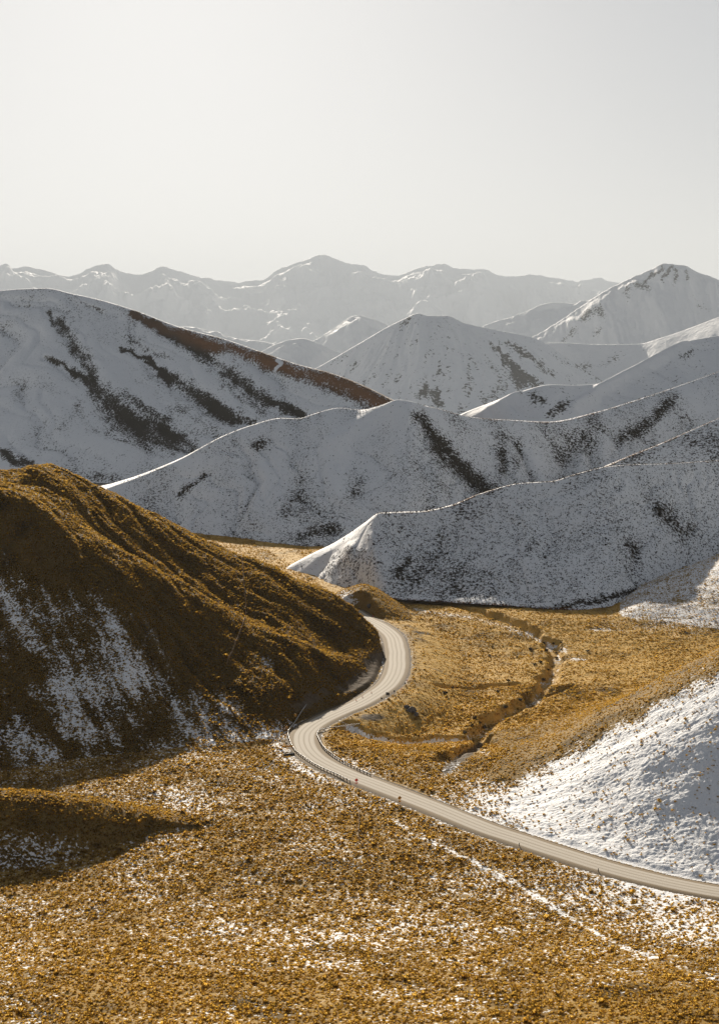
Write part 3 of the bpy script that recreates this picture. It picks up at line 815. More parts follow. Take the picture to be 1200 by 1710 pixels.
E_crest = [(430, 668, 10050), (500, 630, 9990), (545, 605, 9960), (600, 573, 9930), (650, 544, 9900), (675, 532, 9900), (698, 523, 9900), (715, 527, 9900), (745, 527, 9900), (775, 539, 9900), (820, 549, 9930), (890, 564, 9990), (950, 600, 10020), (1020, 645, 10050), (1100, 690, 10050)]
E_rows = [[(430, None, 8520, -414), (1100, None, 8520, -414)], below(E_crest, 330, 0.48), below(E_crest, 45, 0.40), E_crest, [(430, None, 11100, -294), (1100, None, 11100, -294)]]
def E_rel(x, y, z, v, px, py):
    w = sstep(2.0, 1.6, v)
    ang = np.arctan2(x - (110 / FPX * 9900), 10350 - y)
    return w * (45 * (ridged(ang * 6, (y + z * 3) / 2700, 4, 131) - 0.6) + 5.2 * fbm(x / 90, y / 180, 3, 132))
def E_cov(x, y, z, v, px, py):
    ang = np.arctan2(px - 725, py - 470)
    b = 0.14 + 0.50 * fbm(ang * 14, py / 60, 4, 133) * sstep(530, 600, py) + 0.16 * fbm(x / 75, y / 120, 3, 134)
    b += lines(px, py, [([(820, 570, 3), (860, 610, 7), (900, 650, 8)], 0, 0.6), ([(840, 600, 5), (870, 640, 12)], 0, 0.6), ([(850, 572), (920, 625)], 5, 0.5), ([(715, 655), (735, 670)], 12, 0.6), ([(780, 600), (785, 660)], 6, 0.5), ([(830, 655), (820, 662)], 14, 0.4), ([(670, 540), (680, 535)], 5, 0.4), ([(730, 620), (700, 660)], 7, 0.35)], 9, 16, 135)
    return b, np.zeros_like(b)
hill('conical_snow_hill', E_rows, [70, 22, 6, 12], (430, 1100), 380, MAT['hill_dist'], 'conical snowy hill with dark rock flecks in the centre distance', E_rel, E_cov)

F_crest = [(760, 625, 16215), (830, 590, 16146), (892, 561, 16077), (930, 538, 16042), (970, 511, 16008), (1000, 491, 15974), (1040, 470, 15939), (1085, 450, 15904), (1110, 440, 15870), (1125, 441, 15870), (1145, 444, 15870), (1165, 455, 15870), (1185, 461, 15870), (1200, 467, 15870), (1260, 486, 15870), (1340, 520, 15870)]
FM_rows = [[(760, None, 13950, -549), (1340, None, 13050, -549)], below(F_crest, 585, 0.54), below(F_crest, 68, 0.42), F_crest, [(760, None, 18300, -219), (1340, None, 18300, -69)]]
def FM_rel(x, y, z, v, px, py):
    return sstep(2.02, 1.75, v) * (90 * (ridged(x / 450, y / 2250, 5, 141) - 0.6) + 10 * fbm(x / 135, y / 300, 3, 142)) + 9.0 * fbm(x / 55, y / 135, 3, 144)
def FM_cov(x, y, z, v, px, py):
    b = 0.0 + 0.18 * fbm(x / 210, y / 300, 4, 143)
    b += lines(px, py, [([(1105, 447), (1075, 470)], 4, 0.8), ([(1120, 448), (1105, 468)], 4, 0.8), ([(1132, 450), (1125, 468)], 4, 0.7), ([(1145, 452), (1148, 464)], 3.5, 0.6), ([(1060, 475), (1080, 480)], 6, 0.6), ([(1045, 490), (1048, 484)], 8, 0.6), ([(985, 520), (975, 530)], 9, 0.75), ([(1000, 515), (1005, 525)], 7, 0.6), ([(960, 550), (940, 570)], 5, 0.5), ([(1000, 550), (995, 556)], 7, 0.5), ([(1165, 510), (1185, 515)], 5, 0.35)], 7, 12, 145)
    return b, np.zeros_like(b)
hill('sharp_snow_peak', FM_rows, [70, 26, 6, 12], (760, 1340), 360, MAT['hill_dist'], 'sharp snowy peak with black rocks near its top on the right', FM_rel, FM_cov)

# far layers
def range_rel(amp, s, seed, keep):
    def f(x, y, z, v, px, py):
        w = sstep(keep, keep - 0.35, v) * sstep(0, 0.3, v)
        return w * (amp * (ridged((x + 0.5 * s * fbm(x / (2 * s), y / (2 * s), 2, seed + 5)) / s, y / (s * 2.2), 6, seed) - 0.62) * 1.4 + amp * 0.42 * fbm(x / (s * .22), y / (s * .45), 5, seed + 1)) + 0.10 * amp * fbm(x / (s * 0.16), y / (s * .4), 6, seed + 2, 0.6)
    return f
def range_cov(s, seed, k=0.2):
    return lambda x, y, z, v, px, py: (-0.06 + k * fbm(x / s, y / s, 4, seed), np.zeros_like(x))
G1 = [(330, 640, 16972), (380, 612, 16857), (430, 590, 16740), (455, 577, 16623), (480, 568, 16508), (505, 565, 16508), (530, 573, 16508), (565, 588, 16623), (620, 612, 16740), (700, 640, 16972)]
hill('far_foothill', [[(330, None, 14775, -624), (700, None, 14775, -624)], below(G1, 390, 0.42), below(G1, 75, 0.40), G1, [(330, None, 18750, -369), (700, None, 18750, -369)]], [40, 16, 5, 8], (330, 700), 200, MAT['range'], 'small pale foothill in the haze left of the conical hill', range_rel(60, 675, 151, 2.0), range_cov(675, 153))
G2 = [(150, 560, 23760), (250, 552, 23760), (310, 545, 23760), (350, 552, 23760), (400, 566, 23637), (440, 570, 23512), (480, 580, 23512), (520, 570, 23388), (555, 549, 23265), (595, 526, 23265), (620, 532, 23265), (660, 548, 23265), (720, 566, 23512), (780, 560, 23760), (812, 542, 24008), (860, 527, 24255), (925, 505, 24750), (970, 506, 24750), (1000, 497, 24750), (1030, 489, 24750), (1080, 478, 25245), (1150, 490, 25740), (1340, 520, 25988)]
hill('hazy_foothills', [[(150, None, 20850, -654), (1340, None, 21600, -654)], below(G2, 1050, 0.42), below(G2, 135, 0.40), G2, [(150, None, 27750, -219), (1340, None, 28500, -219)]], [60, 24, 5, 10], (150, 1340), 480, MAT['range'], 'pale foothills in the haze below the far skyline', range_rel(195, 1350, 161, 2.4), range_cov(1050, 163))
G3 = [(-150, 470, 48000), (-60, 455, 48000), (0, 443, 48000), (10, 441, 48000), (22, 447, 48000), (45, 444, 48000), (60, 449, 48000), (95, 456, 48000), (118, 460, 48000), (150, 447, 48000), (177, 440, 48000), (200, 452, 48720), (232, 459, 49200), (260, 449, 49680), (272, 444, 49920), (300, 453, 50400), (340, 463, 51600), (365, 468, 52800), (390, 470, 53520), (436, 467, 54000), (470, 447, 54000), (500, 437, 54000), (528, 427, 54000), (542, 425, 54000), (560, 433, 54000), (590, 441, 54000), (605, 442, 54000), (625, 453, 54000), (660, 460, 54000), (690, 450, 54000), (715, 443, 54000), (738, 441, 54000), (760, 448, 54000), (800, 449, 54480), (850, 462, 55200), (885, 458, 55200), (920, 463, 55200), (942, 466, 55200), (958, 470, 56400), (975, 468, 57600), (1000, 463, 58800), (1015, 469, 58800), (1040, 474, 58800), (1100, 480, 58800), (1200, 470, 58800), (1350, 480, 58800)]
hill('far_mountain_range', [[(-150, None, 39750, -654), (1350, None, 49500, -654)], below(G3, 3900, 0.30), below(G3, 270, 0.40), G3, [(-150, None, 60000, 381), (1350, None, 69000, 381)]], [70, 60, 6, 12], (-150, 1350), 700, MAT['range'], 'far range of pale snowy mountains along the whole skyline', range_rel(840, 3450, 171, 2.0), range_cov(2250, 173))

# base terrain under and between the hills
gx = np.array([-36000.0, -2500, -300, 300, 2500, 36000]); gy = np.array([-3000.0, 200, 1700, 2600, 7000, 78000])
GX, GY = np.meshgrid(gx, gy)
gme = mesh_np('ground', np.stack([GX, GY, np.interp(GY, [1700, 2600, 7000], [-16.0, -60, -660])], -1).reshape(-1, 3), grid_faces(6, 6), {'bare': np.full(36, 0.25), 'brown': np.zeros(36)})
obj('ground', gme, MAT['hill_mid'], kind='structure', label='snowy ground between the hills')

#@@OBJECTS
# ------------------------------------------------------------------ the road
def pick(px, py, y0=240.0):
    """the near terrain under a pixel of the photograph"""
    ys = np.arange(y0, 1090, 0.4)
    x, y, z = unproject(px, py, ys)
    dz = z - ground_z(x, y)
    k = int(np.argmax(dz < 0))
    return Vector((float(x[k]), float(ys[k]), float(ground_z(x[k:k+1], y[k:k+1])[0])))

def road_material():
    m, t, out = new_mat('gritted_road_seal'); b = NB(t)
    pos = b.n('ShaderNodeNewGeometry').outputs['Position']
    u = b.attr('across'); s_ = b.attr('along')
    cv = b.n('ShaderNodeCombineXYZ'); b.put(cv.inputs[0], b.math('MULTIPLY', u, 9.0)); b.put(cv.inputs[1], b.math('MULTIPLY', s_, 0.05)); 
    streak = b.noise(cv.outputs[0], 1.0, 4, 0.6)
    cv2 = b.n('ShaderNodeCombineXYZ'); b.put(cv2.inputs[0], b.math('MULTIPLY', s_, 0.03))
    wob = b.math('MULTIPLY', b.math('SUBTRACT', b.noise(cv2.outputs[0], 1.0, 2, 0.5), 0.5), 0.25)
    uu = b.math('ADD', u, wob)
    def track(c, w):
        d = b.math('ABSOLUTE', b.math('SUBTRACT', uu, c))
        return b.math('SUBTRACT', 1.0, b.smooth(d, w * 0.3, w))
    tr = track(-0.50, 0.20)
    for c in (-0.18, 0.17, 0.50): tr = b.math('MAXIMUM', tr, track(c, 0.20))
    tr = b.math('MULTIPLY', tr, b.math('ADD', 0.55, b.math('MULTIPLY', streak, 0.9)), clamp=True)
    fine = b.noise(pos, 1.8, 4, 0.7)
    base = b.mix(streak, (0.27, 0.225, 0.165), (0.38, 0.325, 0.25))
    c = b.mix(tr, base, (0.53, 0.475, 0.395))
    sh = b.mix(fine, (0.20, 0.15, 0.095), (0.32, 0.25, 0.165))
    edge = b.smooth(b.math('ADD', b.math('ABSOLUTE', uu), b.math('MULTIPLY', b.math('SUBTRACT', fine, 0.5), 0.12)), 0.62, 0.72)
    c = b.mix(edge, c, sh)
    p = b.n('ShaderNodeBsdfPrincipled'); b.put(p.inputs['Base Color'], c)
    p.inputs['Roughness'].default_value = 0.85; p.inputs['Specular IOR Level'].default_value = 0.04
    b.put(p.inputs['Normal'], b.bump(fine, 0.05, 0.5))
    t.links.new(p.outputs[0], out.inputs['Surface'])
    return m
MAT['road'] = road_material()
nrm = np.stack([-tang[:, 1], tang[:, 0]], 1)
ks = np.linspace(-1, 1, 15)
HALF = 5.4
rv = []; ru = []; rs_ = []
for i, c in enumerate(road_c):
    for k in ks:
        p = c + nrm[i] * k * HALF
        zc = ROAD_Z + 0.10 - 0.10 * k * k - (0.22 if abs(k) > 0.97 else 0)
        rv.append((p[0], p[1], zc)); ru.append(k); rs_.append(i * 1.5)
obj('road', mesh_np('road', np.array(rv), grid_faces(len(road_c), len(ks)), {'across': ru, 'along': rs_}), MAT['road'], kind='structure', label='pale gritted road winding through the valley')

# ------------------------------------------------------------------ tussock grass
def tussock_mesh(name, seed, blades=34, h=0.46, spread=0.70, core=True, lean=0.45):
    r = random.Random(seed); vs = []; fs = []
    if core:
        n = 7
        base = len(vs)
        for lv, (rad, zz) in enumerate(((0.24, -0.12), (0.24, 0.10), (0.13, 0.22))):
            for k in range(n):
                a = 2 * math.pi * (k + 0.5 * lv) / n; q = rad * r.uniform(0.8, 1.2)
                vs.append((q * math.cos(a), q * math.sin(a), zz * r.uniform(0.85, 1.15)))
        vs.append((0, 0, 0.27))
        for lv in range(2):
            for k in range(n):
                a0 = base + lv * n + k; a1 = base + lv * n + (k + 1) % n
                fs += [(a0, a1, a1 + n), (a0, a1 + n, a0 + n)]
        for k in range(n): fs.append((base + 2 * n + k, base + 2 * n + (k + 1) % n, base + 3 * n))
    for _ in range(blades):
        a = r.uniform(0, 2 * math.pi); L = h * r.uniform(0.7, 1.25); out = spread * r.uniform(0.35, 1.15)
        ca, sa = math.cos(a), math.sin(a); w = r.uniform(0.05, 0.10)
        b0 = r.uniform(0.0, 0.16)
        p0 = (ca * b0, sa * b0, 0.0); p1 = (ca * (b0 + out * 0.45) + 0.35 * lean * L, sa * (b0 + out * 0.45) - 0.25 * lean * L, L * 0.82); p2 = (ca * (b0 + out) + lean * L, sa * (b0 + out) - 0.7 * lean * L, L * r.uniform(0.45, 0.9))
        i = len(vs)
        for p, ww in ((p0, w * 0.8), (p1, w)):
            vs += [(p[0] - sa * ww, p[1] + ca * ww, p[2]), (p[0] + sa * ww, p[1] - ca * ww, p[2])]
        vs.append(p2)
        fs += [(i, i+1, i+3), (i, i+3, i+2), (i+2, i+3, i+4)]
    me = bpy.data.meshes.new(name); me.from_pydata(vs, [], fs); me.update()
    return me

MAT['grass'] = grass_material('golden_tussock_blades', (0.46, 0.275, 0.045), (0.96, 0.66, 0.15), 0.78)
MAT['grass_far'] = grass_material('dull_tussock_blades', (0.035, 0.028, 0.018), (0.11, 0.08, 0.045), 0.3)
def proto_collection(name, mat, n, **kw):
    c = bpy.data.collections.new(name)
    for k in range(n):
        me = tussock_mesh('tussock', 100 + k * 7, **kw); me.materials.append(mat)
        c.objects.link(bpy.data.objects.new('tussock', me))
    return c
PC_near = proto_collection('tussock_kinds', MAT['grass'], 6)
PC_far = proto_collection('far_tussock_kinds', MAT['grass_far'], 4, blades=9)

def scatter_group(coll):
    g = bpy.data.node_groups.new('scatter_tussocks', 'GeometryNodeTree')
    g.interface.new_socket('Geometry', in_out='INPUT', socket_type='NodeSocketGeometry')
    g.interface.new_socket('Geometry', in_out='OUTPUT', socket_type='NodeSocketGeometry')
    N = g.nodes.new
    gi = N('NodeGroupInput'); go = N('NodeGroupOutput')
    ci_ = N('GeometryNodeCollectionInfo'); ci_.inputs['Collection'].default_value = coll
    ci_.inputs['Separate Children'].default_value = True; ci_.inputs['Reset Children'].default_value = True
    io = N('GeometryNodeInstanceOnPoints'); io.inputs['Pick Instance'].default_value = True
    rot = N('GeometryNodeInputNamedAttribute'); rot.data_type = 'FLOAT_VECTOR'; rot.inputs[0].default_value = 'rot'
    scl = N('GeometryNodeInputNamedAttribute'); scl.data_type = 'FLOAT_VECTOR'; scl.inputs[0].default_value = 'scl'
    e2r = N('FunctionNodeEulerToRotation')
    g.links.new(rot.outputs[0], e2r.inputs[0])
    g.links.new(gi.outputs[0], io.inputs['Points']); g.links.new(ci_.outputs[0], io.inputs['Instance'])
    g.links.new(e2r.outputs[0], io.inputs['Rotation']); g.links.new(scl.outputs[0], io.inputs['Scale'])
    g.links.new(io.outputs[0], go.inputs[0])
    return g
SG_near = scatter_group(PC_near); SG_far = scatter_group(PC_far)

def scatter(name, P, size, tone, group, label):
    n = len(P)
    me = bpy.data.meshes.new(name)
    me.vertices.add(n); me.vertices.foreach_set('co', np.ascontiguousarray(P, dtype=np.float32).ravel())
    rot = np.stack([rng.normal(0, 0.10, n), rng.normal(0, 0.10, n), rng.normal(0, 0.7, n)], 1)
    scl = np.stack([size, size, size * rng.uniform(0.75, 1.25, n)], 1)
    for an, av in (('rot', rot), ('scl', scl)):
        a = me.attributes.new(an, 'FLOAT_VECTOR', 'POINT'); a.data.foreach_set('vector', np.ascontiguousarray(av, dtype=np.float32).ravel())
    a = me.attributes.new('tone', 'FLOAT', 'POINT'); a.data.foreach_set('value', np.ascontiguousarray(np.clip(tone, 0, 1), dtype=np.float32))
    o = obj(name, me, None, kind='stuff', label=label, category='grass')
    md = o.modifiers.new('scatter', 'NODES'); md.node_group = group
    return o

def area_points(n_per_m2, y0, y1, t0=-0.31, t1=0.31):
    """evenly random points over the near terrain"""
    area = (t1 - t0) * (y1 * y1 - y0 * y0) / 2
    n = int(area * n_per_m2)
    y = np.sqrt(rng.uniform(y0 * y0, y1 * y1, n)); x = rng.uniform(t0, t1, n) * y
    return x, y
dens = np.clip(1.10 - 0.75 * snow, 0.12, 1.0)
dens = np.where(mS, np.where(behind, 0.9, 0.13 + 0.80 * up), dens)
dens = np.where(lab == 3, 0.30 + 0.3 * patch2, dens)
dens *= 1 - sstep(0.25, 0.6, dirt)
dens *= 1 - 0.7 * np.clip(track_m * 1.3, 0, 1)
dens *= 1 - 0.75 * embank
dens *= sstep(6.0, 8.5, rd) * (1 - 0.92 * berm)
dens *= (1 - 0.45 * sstep(0.3, 0.8, creek_m)) * (1 - 0.85 * bankm)
dens *= 1 - 0.45 * np.maximum(valley, far_v) * (lab == 0) * sstep(-0.25, 0.35, patch)
GRASS = [
    ('foreground_tussock_grass', (0, 5), 262, 640, 2.5, 'golden tussock grass poking through thin snow in the foreground', 1.0),
    ('hillside_tussock_grass', (1,), 460, 850, 2.2, 'brown tussock grass covering the large hill left of the road', 1.05),
    ('slope_tussock_grass', (2, 3), 380, 900, 1.6, 'sparse tussocks along the top of the snowy right hand slopes', 0.85),
    ('valley_tussock_grass', (0, 4), 640, 1098, 1.3, 'tawny tussock grass on the valley floor beyond the road bends', 0.95),
]
for nm, labs, y0, y1, dn, lbl, sz in GRASS:
    x, y = area_points(dn, y0, y1)
    l = samp(lab, x, y)
    keep = np.isin(l, labs) & (rng.uniform(0, 1, len(x)) < samp(dens, x, y))
    x = x[keep]; y = y[keep]
    z = ground_z(x, y)
    px, py = project(x, y, z)
    k2 = (px > -190) & (px < 1390) & (py < 1800); x, y, z = x[k2], y[k2], z[k2]
    size = 0.58 * sz * rng.lognormal(0, 0.36, len(x)) * (0.85 + 0.15 * samp(hum, x, y))
    tone = 0.5 + 0.36 * samp(patch, x, y) + 0.22 * rng.normal(0, 1, len(x)) + 0.15 * samp(patch2, x, y)
    scatter(nm, np.stack([x, y, z - 0.05], 1), size, tone, SG_near, lbl)
    print(nm, len(x))

def hill_points(Hd, n, dens_f):
    z = Hd['z']; m, k = z.shape
    i = rng.uniform(0, m - 1.001, n * 3); j = rng.uniform(0, k - 1.001, n * 3)
    ii = i.astype(int); jj = j.astype(int); a = i - ii; b = j - jj
    def q(A): return A[ii, jj] * (1-a) * (1-b) + A[ii+1, jj] * a * (1-b) + A[ii, jj+1] * (1-a) * b + A[ii+1, jj+1] * a * b
    w = (Hd['y'][ii + 1, jj] - Hd['y'][ii, jj]) * (Hd['x'][ii, jj + 1] - Hd['x'][ii, jj])
    p = w / np.percentile(w, 90) * dens_f(q(Hd['bare']), q(Hd['v']), q(Hd['px']), q(Hd['py']))
    keep = rng.uniform(0, 1, len(p)) < p
    return np.stack([q(Hd['x']), q(Hd['y']), q(z) - 0.05], 1)[keep]
for Hd, nm, n, vmax, lbl in ((A1, 'speckled_tussock_grass', 70000, 3.1, 'dark tussocks dotting the nearest grey snow hill'), (B, 'distant_tussock_grass', 110000, 3.05, 'fine dark tussock dots on the long grey snow hill'), (A2, 'ridge_tussock_grass', 24000, 3.1, 'dark tussock dots on the ridge at the right edge')):
    P = hill_points(Hd, n, lambda bare, v, px, py: np.clip(0.14 + 1.4 * bare, 0.03, 1) * (v < vmax))
    scatter(nm, P, 0.58 * rng.lognormal(0, 0.35, len(P)), rng.uniform(0, 1, len(P)), SG_far, lbl)
    print(nm, len(P))

# ------------------------------------------------------------------ roadside things
MAT['steel'] = plain_material('galvanised_steel', (0.46, 0.46, 0.45), 0.45, 0.7, 0.2, 2.0)
MAT['timber'] = plain_material('weathered_timber', (0.16, 0.12, 0.085), 0.85, 0, 0.35, 5.0, 0.2)
MAT['amber'] = plain_material('amber_sign_face', (0.80, 0.36, 0.02), 0.5, 0, 0.08, 2.0)
MAT['red'] = plain_material('red_sign_face', (0.78, 0.045, 0.02), 0.5, 0, 0.08, 2.0)
MAT['orange'] = plain_material('orange_cone_plastic', (0.85, 0.13, 0.02), 0.5, 0, 0.1, 3.0)
MAT['white'] = plain_material('white_reflective_band', (0.78, 0.78, 0.76), 0.5, 0, 0.05, 3.0)
MAT['black'] = plain_material('black_sign_paint', (0.015, 0.015, 0.015), 0.6, 0, 0.3, 3.0)
MAT['dark'] = plain_material('dull_sign_back', (0.045, 0.042, 0.04), 0.7, 0.2, 0.3, 3.0)
MAT['rubber'] = plain_material('black_corrugated_plastic', (0.018, 0.018, 0.02), 0.55, 0, 0.3, 4.0)
MAT['fence_wood'] = plain_material('sun_bleached_fence_wood', (0.36, 0.24, 0.14), 0.85, 0, 0.3, 4.0, 0.2)
MAT['rock'] = plain_material('grey_rock', (0.13, 0.12, 0.11), 0.9, 0, 0.45, 1.4, 0.2)
MAT['shrub'] = plain_material('dark_thorn_shrub_leaves', (0.035, 0.030, 0.016), 0.8, 0, 0.5, 3.0, 0.2)

def empty(name, loc, rz=0.0, **props):
    o = bpy.data.objects.new(name, None); o.empty_display_size = 0.5
    o.location = loc; o.rotation_euler = (0, 0, rz); col.objects.link(o)
    for k, v in props.items(): o[k] = v
    return o
def road_pt(px, py):
    x, y, z = on_level(px, py, ROAD_Z)
    return Vector((float(x), float(y), float(max(ground_z(np.array([x]), np.array([y]))[0], -0.6))))

def guard_rail(pts, label, flip):
    P = resample(catmull(np.array([road_pt(a, b)[:2] for a, b in pts]), 8), 2.0)
    root = empty('guard_rail', (P[0][0], P[0][1], 0), label=label, category='guard rail', group='guard rails round the hairpin bend')
    org = Vector((P[0][0], P[0][1], 0))
    d = np.gradient(P, axis=0); d /= np.linalg.norm(d, axis=1)[:, None]
    nr = np.stack([-d[:, 1], d[:, 0]], 1) * flip
    prof = [(0.0, 0.44), (0.06, 0.48), (0.06, 0.55), (0.0, 0.60), (0.06, 0.65), (0.06, 0.72), (0.0, 0.76)]
    prof2 = prof + [(a - 0.025, b) for a, b in reversed(prof)]
    vs = []; fs = []; n = len(prof2)
    zb = np.array([max(float(ground_z(P[i:i+1, 0], P[i:i+1, 1])[0]), -0.12) for i in range(len(P))])
    for i in range(len(P)):
        for a, b in prof2: vs.append((P[i, 0] + nr[i, 0] * (a + 0.12) - org.x, P[i, 1] + nr[i, 1] * (a + 0.12) - org.y, zb[i] + b + 0.05))
    for i in range(len(P) - 1):
        for k in range(n): fs.append((i*n + k, i*n + (k+1) % n, (i+1)*n + (k+1) % n, (i+1)*n + k))
    fs += [tuple(range(n)), tuple(range(len(P)*n - 1, (len(P)-1)*n - 1, -1))]
    me = bpy.data.meshes.new('rail'); me.from_pydata(vs, [], fs); me.update()
    obj('rail', me, MAT['steel'], root)
    pm = MB(); pm.box((0, 0, 0.1), (0.17, 0.20, 1.3)); po = None
    for i in range(len(P)):
        if po is None:
            po = pm.build('post', MAT['timber'], root); q = po
        else:
            q = po.copy(); col.objects.link(q); q.parent = root
        q.location = (P[i, 0] - org.x, P[i, 1] - org.y, zb[i] + 0.1); q.rotation_euler = (0, 0, math.atan2(d[i, 1], d[i, 0]))
guard_rail([(511, 1191), (497, 1204), (483, 1219), (480.5, 1229), (486, 1246), (497, 1259.5), (513, 1271), (533, 1283), (560, 1295), (584, 1307)], 'longer steel guard rail round the outside of the hairpin bend', 1)
guard_rail([(600, 1211), (564, 1216), (536, 1220), (529.5, 1225), (530, 1233), (540, 1250), (561, 1267), (593, 1284.5), (618, 1296)], 'guard rail round the inside of the hairpin bend above the creek bank', 1)

def diamond(r): return [(0, -r), (r, 0), (0, r), (-r, 0)]
def rect(w, h): return [(-w/2, -h/2), (w/2, -h/2), (w/2, h/2), (-w/2, h/2)]
def at(z, y=0.0, x=0.0): return Matrix.Translation((x, y, z))
def post(root, h, x=0.0, r=0.045, y=0.06):
    m = MB(); m.tube([(x, y, -0.5), (x, y, h)], r, 8); return m.build('post', MAT['timber'], root)

def chevron(w, h, t):   # '>' outline
    return [(-w/2, h/2), (-w/2 + t, h/2), (w/2, 0), (-w/2 + t, -h/2), (-w/2, -h/2), (w/2 - t, 0)]

# red diamond sign with a plate under it, at the end of the outer rail
p = road_pt(595, 1313)
r_ = empty('road_sign', p, 0.25, label='red diamond road sign with a red plate under it by the lower guard rail end', category='road sign')
m = MB(); m.plate(diamond(0.62), 0.03, at(2.05)); m.build('sign_face', MAT['red'], r_)
m = MB(); m.plate([(-0.42, -0.17), (0.42, -0.17), (0.50, 0.17), (-0.50, 0.17)], 0.03, at(1.15)); m.build('plate', MAT['red'], r_)
post(r_, 2.5)
# amber diamond sign further down the road
p = road_pt(667, 1343)
r_ = empty('road_sign', p, 0.25, label='amber diamond warning sign with an amber plate, on the near verge of the straight', category='road sign')
m = MB(); m.plate(diamond(0.66), 0.03, at(2.0)); f_ = m.build('sign_face', MAT['amber'], r_)
m = MB(); m.plate([(-0.10, -0.30), (0.02, -0.30), (0.02, -0.02), (0.20, 0.14), (0.28, 0.04), (0.28, 0.34), (-0.02, 0.34), (0.09, 0.23), (-0.10, 0.06)], 0.012, at(2.0, -0.024)); m.build('symbol', MAT['black'], f_)
m = MB(); m.plate(rect(0.75, 0.5), 0.03, at(1.02)); m.build('plate', MAT['amber'], r_)
post(r_, 2.4)
# chevron board on the outside of the bend
p = road_pt(480, 1252)
r_ = empty('chevron_board', p, 0.15, label='long amber board with black chevrons outside the hairpin bend', category='road sign')
m = MB(); m.plate(rect(3.5, 0.62), 0.04, at(1.35)); b_ = m.build('board', MAT['amber'], r_)
for k in range(4):
    m = MB(); m.plate(chevron(0.46, 0.52, 0.2), 0.012, at(1.35, -0.028, -0.55 + k * 0.62)); m.build('chevron', MAT['black'], b_)
post(r_, 1.6, -1.2); post(r_, 1.6, 1.2)
# single curve markers
for (a, b2, sz, lbl) in [(493, 1206, 0.85, 'small amber curve marker in the hill shadow, uppermost beside the outer rail'), (478.5, 1221, 0.85, 'small amber curve marker at the edge of the hill shadow outside the bend'), (476, 1235, 0.7, 'small amber curve marker just above the long chevron board')]:
    p = road_pt(a, b2)
    r_ = empty('curve_marker', p, 0.3, label=lbl, category='road sign', group='curve markers outside the hairpin bend')
    m = MB(); m.plate(rect(sz, sz), 0.03, at(1.5)); f_ = m.build('sign_face', MAT['amber'], r_)
    m = MB(); m.plate(chevron(sz * 0.62, sz * 0.8, sz * 0.3), 0.012, at(1.5, -0.024)); m.build('chevron', MAT['black'], f_)
    post(r_, 1.9)
# sign backs on the upper bend
for (a, b2, w, h, zc, lbl) in [(647, 1165, 1.55, 1.15, 1.6, 'dark back of a wide road sign on the outer edge of the upper bend'), (637, 1171, 0.75, 0.7, 1.2, 'small dark sign back left of the wide sign on the upper bend'), (658, 1159, 0.7, 0.65, 1.2, 'small dark sign back just right of the wide sign on the upper bend'), (676.5, 1145, 0.6, 0.65, 1.1, 'small dark sign back furthest up the outer edge of the upper bend')]:
    p = road_pt(a, b2)
    r_ = empty('road_sign', p, -0.5, label=lbl, category='road sign', group='sign backs along the upper bend')
    m = MB(); m.plate(rect(w, h), 0.04, at(zc)); m.build('sign_back', MAT['dark'], r_)
    m = MB(); m.box((0, -0.035, zc), (w * 0.92, 0.03, 0.06)); m.build('brace', MAT['steel'], r_)
    if w > 1:
        post(r_, zc + h / 2 - 0.1, -w * 0.3); post(r_, zc + h / 2 - 0.1, w * 0.3)
    else: post(r_, zc + h / 2 - 0.05)
# marker posts
for (a, b2, mm, lbl) in [(866.5, 1413, 'timber', 'short dark marker post on the near verge, left of the two on the straight'), (998.6, 1456, 'timber', 'short dark marker post on the near verge, nearest the right edge'), (670, 1152, 'red', 'reddish marker post between the sign backs on the upper bend'), (680, 1138, 'red', 'reddish marker post beside the furthest sign back'), (622.6, 1030, 'red', 'reddish marker post where the road vanishes behind the hill')]:
    p = road_pt(a, b2)
    r_ = empty('marker_post', p, 0.2, label=lbl, category='marker post', group='marker posts along the road')
    m = MB(); m.plate([(-0.11, -0.3), (0.11, -0.3), (0.11, 1.0), (0.0, 1.06), (-0.11, 1.0)], 0.09, at(0)); q = m.build('stake', MAT[mm], r_)
    m = MB(); m.plate(rect(0.12, 0.16), 0.01, at(0.82, -0.055)); m.build('reflector', MAT['white'], q)
# traffic cones
cone_me = None
for (a, b2, lbl) in [(594.6, 1171, 'orange traffic cone nearest the hairpin, at the shadow edge on the road'), (605, 1165, 'orange traffic cone in the middle of the three by the cutting'), (620, 1158, 'orange traffic cone furthest up the road beside the cutting')]:
    p = road_pt(a, b2); p.z = max(p.z, -0.1)
    r_ = empty('traffic_cone', p, 0.0, label=lbl, category='traffic cone', group='traffic cones beside the cutting')
    m = MB(); m.tube([(0, 0, 0.05), (0, 0, 0.35), (0, 0, 1.0)], [0.19, 0.14, 0.04], 12); m.build('cone', MAT['orange'], r_, True)
    m = MB(); m.box((0, 0, 0.03), (0.48, 0.48, 0.06)); m.build('base', MAT['black'], r_)
    m = MB(); m.tube([(0, 0, 0.5), (0, 0, 0.7)], [0.128, 0.098], 12); m.build('reflective_band', MAT['white'], r_, True)
# drain flume below the rail
a_ = road_pt(491, 1259); b_ = pick(474, 1263)
m = MB(); m.tube([a_ + Vector((0, 0, 0.15)), a_.lerp(b_, 0.5) + Vector((0, 0, 0.28)), b_ + Vector((0, 0, 0.3))], 0.33, 12, True)
fl = empty('drain_pipe', (0, 0, 0), label='black drain pipe running out from under the outer guard rail', category='pipe')
m.build('pipe', MAT['rubber'], fl, True)
for k in range(6):
    q = a_.lerp(b_, (k + 0.5) / 6) + Vector((0, 0, 0.26)); dq = (b_ - a_).normalized() * 0.06
    m = MB(); m.tube([q - dq, q + dq], 0.40, 12); m.build('collar', MAT['rubber'], fl, True)

